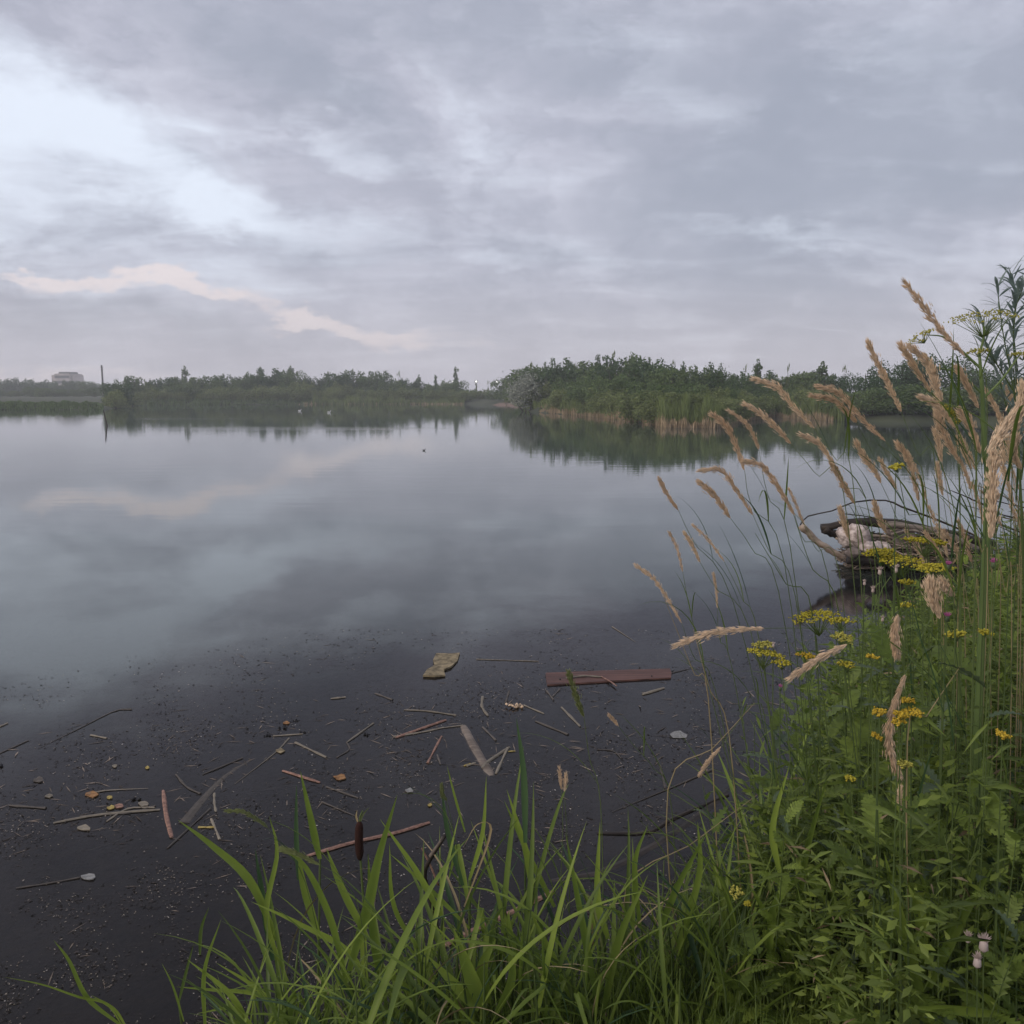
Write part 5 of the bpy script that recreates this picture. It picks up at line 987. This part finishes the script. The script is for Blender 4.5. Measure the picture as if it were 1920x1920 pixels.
pb = flat_piece([(1023, 1264), (1100, 1261), (1180, 1258), (1256, 1256), (1259, 1264), (1258, 1273), (1180, 1277), (1100, 1282), (1026, 1286), (1024, 1275)], .012, 'wood_red', 'plank', 'reddish brown wooden plank floating level with the surface', 'plank', .0)
for a_, b_ in ((1222, 1268), (1050, 1274)):
    q = Vector(W(a_, b_, .013)) - pb.location; obj('nail', MB().tube([q, q + Vector((0, 0, .006))], [.008, .006], 7).mesh('nail', M['black']), pb)
straw([(1062, 1271), (1095, 1267), (1127, 1269)], 6, 'reed_straw', 'broken_reed', 'broken tan reed lying across the plank behind the green spike', 'reed stalk', .022); straw([(1127, 1268), (1145, 1278), (1156, 1286)], 4, 'reed_pink', 'broken_reed', 'pink reed end hanging off the front of the plank', 'reed stalk', .018)
for k, (px, py, s_, mt, lb) in enumerate([(638, 1458, 13, 'leaf_orange', 'crumpled orange leaf right of the reddish reed piece'), (208, 1515, 8, 'leaf_yellow', 'bright yellow leaf in the leaf tangle'), (205, 1496, 7, 'leaf_yellow', 'small yellow-green leaf above the bright yellow one'), (172, 1490, 14, 'leaf_orange', 'brown-orange dead leaf at the top left of the leaf tangle'),
 (158, 1553, 14, 'reed_straw', 'grey-tan wedge leaf below the leaf tangle'), (276, 1440, 5, 'leaf_yellow', 'single tiny yellow leaf alone left of the grey straws'), (525, 1408, 10, 'card', 'tan wedge-shaped leaf touching the long thin straw'), (537, 1356, 6, 'leaf_orange', 'tan seed above the black buds'), (806, 1510, 5, 'leaf_yellow', 'tiny yellow scrap above the front reeds'),
 (72, 1463, 12, 'reed_dull', 'grey papery leaf near the left edge'), (768, 1483, 9, 'gray', 'pale grey papery leaf right of centre reeds'), (1272, 1378, 18, 'gray', 'large grey-green sunken leaf left of the grassy bank'), (165, 1645, 14, 'gray', 'grey feathery fibre tuft on the lower left water'), (92, 1493, 8, 'reed_straw', 'pale green sliver leaf left of the tangle'), (215, 1437, 6, 'reed_straw', 'small pale leaf left of the tiny yellow one'),
 (222, 1512, 9, 'reed_pink', 'pinkish leaf right of the bright yellow one'), (270, 1508, 12, 'reed_straw', 'tan curled leaf at the right of the tangle')]):
    n = 9; r = random.Random(k * 3 + 1); pts = [(px + s_ * r.uniform(.7, 1.15) * math.cos(2 * PI * i / n), py + s_ * .42 * r.uniform(.6, 1.2) * math.sin(2 * PI * i / n)) for i in range(n)]
    flat_piece(pts, .002, mt, 'floating_leaf', lb, 'leaf', .003, .006 if k not in (11,) else .0)
for k, (px, py, s_, lb) in enumerate([(533, 1365, .016, 'black bud under the tan seed'), (500, 1380, .012, 'black bud left of the level straw'), (566, 1374, .010, 'black bud at the right end of the level straw'), (553, 1352, .010, 'topmost black bud'), (683, 1378, .014, 'black bud under the yellowish stalk'), (256, 1499, .013, 'black bud right of the leaf tangle'), (3, 1436, .014, 'black bud at the left edge')]):
    x, y, _ = W(px, py); b = MB(); r = random.Random(k)
    for q in range(5): b.bead((r.gauss(0, s_), r.gauss(0, s_ * .6), s_ * .5), s_ * r.uniform(.6, 1), .8)
    tag(obj('floating_bud', b.mesh('floating_bud', M['black'], True), None, (x, y, 0)), lb + ' floating on the dark water', 'bud')
x, y, _ = W(967, 1326); b = MB()
for q in range(30): b.bead((random.gauss(0, .028), random.gauss(0, .016), random.uniform(0, .022)), random.uniform(.006, .012))
tag(obj('seed_clump', b.mesh('seed_clump', M['head']), None, (x, y, 0)), 'tan fluffy seed clump floating above the tall dark blade', 'seed clump')
# forked dead stick standing in the front reeds
y = 2.75; x, _, _ = D(815, 1720, y)
o = thing('forked_stick', 'dark peeling forked stick rising from the water in front', 'stick', (x, y, -.2))
def tw2(pts, r0, r1, mat, nm): q = spline(local([D(a, b, y) for a, b in pts], o.location), 10); obj(nm, MB().tube(q, [r0 + (r1 - r0) * i / 10 for i in range(11)], 7).mesh(nm, M[mat], True), o)
tw2([(818, 1760), (812, 1700), (795, 1645), (806, 1612), (838, 1562)], .013, .006, 'wood_dark', 'stem'); tw2([(822, 1660), (808, 1625), (791, 1590)], .004, .003, 'reed_pink', 'side_twig'); tw2([(807, 1606), (825, 1580), (839, 1560)], .0075, .004, 'wood_grey', 'bare_wood')
x, y_, _ = D(700, 1606, 2.7)
# bits
def bits(name, label, n, mat, size, seed, ymax, zrange=(.001, .005), thr=None):
    r = np.random.default_rng(seed); px = r.uniform(-60, 1560, n * 3); py = 1180 + (1960 - 1180) * r.random(n * 3) ** 1.25
    lim = np.interp(px, [-60, 500, 870, 1400, 1560], [1300, 1210, 1150, 1080, 1070]) + r.exponential(70, n * 3) - 25; cl = np.sin(px * .013 + py * .021) + np.sin(px * .031 - py * .017 + 2) + np.sin(py * .045 + px * .006)
    ok = (py > lim) & (r.random(n * 3) < ((.35 + .25 * cl) if not thr else .55 * np.clip(cl - .3, 0, 1) + 1.1 * np.exp(-((py - 1440 + .12 * (px - 500)) / 90) ** 2))); px, py = px[ok][:n], py[ok][:n]; n = len(px)
    u, v = (px - 960) / F, (960 - py) / F; c, s = math.cos(PITCH), math.sin(PITCH); t = -EYE / (-s + v * c)
    C_ = np.column_stack([u * t, (c + v * s) * t, r.uniform(*zrange, n)]); a = r.uniform(0, PI, n); L = r.uniform(*size, n) * (C_[:, 1] / 4) ** .5; wv_ = L * (r.uniform(.12, .6, n) if not thr else r.uniform(.03, .09, n))
    d = np.column_stack([np.cos(a), np.sin(a), r.normal(0, .12, n)]) * L[:, None]; e = np.column_stack([-np.sin(a), np.cos(a), 0 * a]) * wv_[:, None]; up = np.array([[0, 0, .0025]])
    V = np.stack([C_ - d, C_ + e, C_ + d, C_ - e, C_ + up], 1).reshape(-1, 3); k = np.arange(n)[:, None] * 5
    Fc = np.concatenate([k + np.array([[0, 1, 4]]), k + np.array([[1, 2, 4]]), k + np.array([[2, 3, 4]]), k + np.array([[3, 0, 4]])])
    tag(obj(name, mesh_np(name, V, Fc, mat)), label, 'debris', kind='stuff')
M['bit_pale'] = leafmat('pale_bits', (0.10, 0.09, 0.075), (0.30, 0.26, 0.21), 0, .8, .1, rand=False, var=.8); M['bit_dark'] = leafmat('dark_bits', (0.012, 0.011, 0.011), (0.05, 0.042, 0.038), 0, .7, .2, rand=False, var=.8)
M['brushlit'] = leafmat('soaked_litter', (0.05, 0.042, 0.036), (0.24, 0.195, 0.155), 0, .8, .1, rand=False, var=.9)
M['bit_white'] = leafmat('white_bits', (0.40, 0.37, 0.33), (0.6, 0.55, 0.5), 0, .8, .1, rand=False)
bits('floating_straw_litter', 'muted soaked straws and reed crumbs drifting in tangled lines', 750, M['brushlit'], (.010, .060), 47, 8, (.0005, .004), True)
bits('floating_bits', 'pale plant crumbs floating on the dark water film', 5200, M['bit_pale'], (.0022, .007), 41, 8); bits('floating_bits', 'dark plant crumbs floating on the water film', 9000, M['bit_dark'], (.003, .013), 42, 8); bits('floating_bits', 'tiny white specks floating on the dark water', 260, M['bit_white'], (.003, .0065), 43, 8)

# ------------------------------------------------------------ driftwood and stones off the bank
YB = 11.3
M['wood_pale'] = plainmat('pale_wood', (0.20, 0.15, 0.11), (0.42, 0.34, 0.27), 0.85, 14, (0.4, 1, 1), 0.006)
def wbranch(pts, r0, r1, mat, name, label, y=YB, dy=0, cat='driftwood', k=8, jit=.0):
    P = []
    for i, (a, b_) in enumerate(pts):
        yy = y + dy * i / (len(pts) - 1); p = Vector(D(a, b_, yy))
        if p.z < .0: p.z = -.02
        P.append(p + Vector((0, 0, random.uniform(-jit, jit))))
    o0 = P[0].copy(); Q = spline([p - o0 for p in P], 14)
    Q = [q + Vector((0, random.uniform(-1, 1), random.uniform(-1, 1))) * r0 * .25 for q in Q]
    return tag(obj(name, MB().tube(Q, [(r0 + (r1 - r0) * i / 14) * random.uniform(.88, 1.12) for i in range(15)], k).mesh(name, M[mat], True), None, o0), label, cat)
wbranch([(1500, 985), (1515, 968), (1560, 958), (1600, 942), (1660, 938), (1690, 950), (1750, 972), (1830, 1005)], .008, .014, 'wood_dark', 'arched_branch', 'long dark branch arching over the debris pile', cat='branch')
wbranch([(1572, 962), (1640, 971), (1710, 990)], .006, .010, 'wood_dark', 'thin_branch', 'thin dark branch under the long arched one', cat='branch')
wbranch([(1540, 991), (1600, 981), (1680, 982), (1760, 1000), (1860, 1022)], .05, .075, 'wood_dark', 'driftwood_log', 'dark log along the back of the debris pile')
wbranch([(1545, 992), (1580, 1008), (1620, 1020)], .06, .05, 'wood_dark', 'driftwood_log', 'short dark pointed log at the left tip of the debris pile')
wbranch([(1502, 984), (1525, 1008), (1555, 1030), (1582, 1046)], .05, .04, 'wood_pale', 'driftwood_log', 'pale peeled log slanting into the water left of the stones', YB - .6)
wbranch([(1590, 1048), (1660, 1056), (1740, 1062), (1800, 1064)], .06, .05, 'wood_dark', 'driftwood_log', 'wet black log at the front waterline of the debris pile', YB - .4)
wbranch([(1660, 985), (1700, 988), (1780, 1005), (1850, 1040)], .05, .04, 'wood_grey', 'driftwood_log', 'grey log running right from the middle of the pile', YB - .2)
wbranch([(1710, 1045), (1770, 1030), (1850, 1035)], .045, .04, 'wood_dark', 'driftwood_log', 'dark log leaning on the right of the brown board', YB - .3)
for k in range(46):
    a, b_ = random.uniform(1560, 1800), random.uniform(994, 1048); dx = random.uniform(30, 90)
    wbranch([(a, b_), (a + dx / 2, b_ + random.uniform(-10, 12)), (a + dx, b_ + random.uniform(-6, 22))], random.uniform(.012, .03), .008, random.choice(['wood_dark', 'wood_grey', 'wood_pale']), 'driftwood_stick', 'loose stick jumbled in the middle of the debris pile', YB + random.uniform(-.3, .5), cat='stick')['group'] = 'loose sticks in the debris pile'
def stone(px, py, wpx, hpx, mat, label, y, sq=.6, seed=0):
    c = Vector(D(px, py, y)); r = random.Random(seed); R = wpx / 2 * y * 1.03 / F; Hh = hpx / 2 * y / F; V = []; Fc = []; nu, nv = 14, 9
    for j_ in range(nv + 1):
        for i_ in range(nu):
            th_, ph = PI * j_ / nv, 2 * PI * i_ / nu; d = Vector((math.sin(th_) * math.cos(ph), math.sin(th_) * math.sin(ph), math.cos(th_)))
            k_ = 1 + .24 * math.sin(3 * d.x + seed) * math.cos(4 * d.y + seed * 2) + .10 * math.sin(9 * d.z + 7 * d.x + seed) + r.uniform(-.10, .10)
            V.append((d.x * R * k_, d.y * R * .8 * k_, d.z * Hh * k_))
    Fc = [(j_ * nu + i_, j_ * nu + (i_ + 1) % nu, (j_ + 1) * nu + (i_ + 1) % nu, (j_ + 1) * nu + i_) for j_ in range(nv) for i_ in range(nu)]
    tag(obj('stone', MB().add(V, Fc).mesh('stone', M[mat], True), None, c), label, 'stone')
stone(1605, 1005, 58, 46, 'foam', 'largest pale stone lump at the left of the debris pile', YB - .2, seed=1); stone(1632, 1028, 40, 26, 'foam', 'pale stone in front of the largest one', YB - .4, seed=2); stone(1652, 1026, 34, 22, 'foam', 'flat pale stone touching the brown board', YB - .35, seed=3)
stone(1676, 997, 30, 20, 'stone_brown', 'brownish stone behind the board', YB, seed=4); stone(1600, 1036, 30, 18, 'stone_brown', 'wet brown stone under the largest pale one', YB - .5, seed=5); stone(1575, 1000, 22, 16, 'stone_brown', 'small brown stone at the left tip of the pile', YB, seed=6)
P = [Vector(D(a, b_, YB - .25)) for a, b_ in [(1672, 1000), (1712, 992), (1735, 1040), (1685, 1042)]]; c = sum(P, Vector()) / 4; b = MB()
b.add([p - c + Vector((0, dd, 0)) for dd in (0, .05) for p in P], [(0, 1, 2, 3), (7, 6, 5, 4), (0, 4, 5, 1), (1, 5, 6, 2), (2, 6, 7, 3), (3, 7, 4, 0)])
tag(obj('driftwood_board', b.mesh('driftwood_board', M['stone_brown']), None, c), 'square brown board propped in the middle of the debris pile', 'board')
r = np.random.default_rng(77); nn_ = 2600
cx, cy, _ = D(1712, 1040, YB); q = np.clip(r.normal(size=(nn_, 2)), -1.7, 1.7) * [.38, .20]; hgt = .40 * np.exp(-(q[:, 0] / .75) ** 2) * r.uniform(.1, 1, nn_)
C_ = np.column_stack([cx + q[:, 0] * 1.25, cy + q[:, 1], hgt]); a = r.uniform(-.7, .5, nn_) + PI * (r.random(nn_) < .5); L = r.uniform(.05, .16, nn_)
d = np.column_stack([np.cos(a), np.sin(a), r.normal(0, .3, nn_)]) * L[:, None]; e = np.column_stack([-np.sin(a), np.cos(a), 0 * a]) * .010; u = np.array([[0, 0, .010]])
V = np.stack([C_ - d - e, C_ - d + e, C_ + d + e, C_ + d - e, C_ - d + u, C_ + d + u], 1).reshape(-1, 3); k = np.arange(nn_)[:, None] * 6
Fc = np.concatenate([k + np.array([[0, 3, 5, 4]]), k + np.array([[1, 4, 5, 2]])])
M['brush'] = leafmat('matted_reeds', (0.06, 0.045, 0.036), (0.30, 0.24, 0.19), 0, .85, .1, rand=False, var=.9)
tag(obj('matted_debris', mesh_np('matted_debris', V, Fc, M['brush'])), 'matted dead reeds and twigs filling the debris pile', 'debris', kind='stuff')
# dead brushwood behind the stout stem
for k in range(12):
    y = random.uniform(6.5, 9); a = random.uniform(1800, 1930); b0 = random.uniform(900, 1010); dx = random.uniform(50, 130); hh = random.uniform(10, 70)
    wbranch([(a + dx, b0 + hh), (a + dx * .4, b0 + hh * .3), (a - dx * .4, b0 - random.uniform(0, 20))], .012, .003, random.choice(['wood_grey', 'wood_dark']), 'dead_twig', 'bare dead twig among the brushwood behind the stout stem', y, cat='twig', k=5)['group'] = 'dead brushwood behind the stout stem'
#@@HAZE

# ------------------------------------------------------------ haze
def haze():
    m = bpy.data.materials.new('haze'); m.use_nodes = True; t = NT(m.node_tree)
    v = t.n('ShaderNodeVolumePrincipled', Color=(0.95, 0.965, 1.0, 1), Density=0.0010, Anisotropy=0.2)
    t.n('ShaderNodeOutputMaterial', Volume=v)
    b = MB(); b.box((0, 0, 18.5), (1060, 1060, 44))
    o = obj('haze', b.mesh('haze', m)); tag(o, 'thin evening haze over the pond and far shore', 'haze', kind='stuff')
haze()

# ------------------------------------------------------------ tell look-alikes apart by their order across the picture
def unique_labels():
    by = {}
    for o in COL.objects:
        if o.parent is None and 'label' in o: by.setdefault(o['label'], []).append(o)
    for lb, L in by.items():
        if len(L) < 2: continue
        L.sort(key=lambda o: o.location.x / max(o.location.y, .1))
        for k, o in enumerate(L):
            w_ = 'leftmost' if k == 0 else ('rightmost' if k == len(L) - 1 else ordw(k) + ' from left')
            o['label'] = ' '.join((w_ + ' ' + lb).split()[:16])
unique_labels()
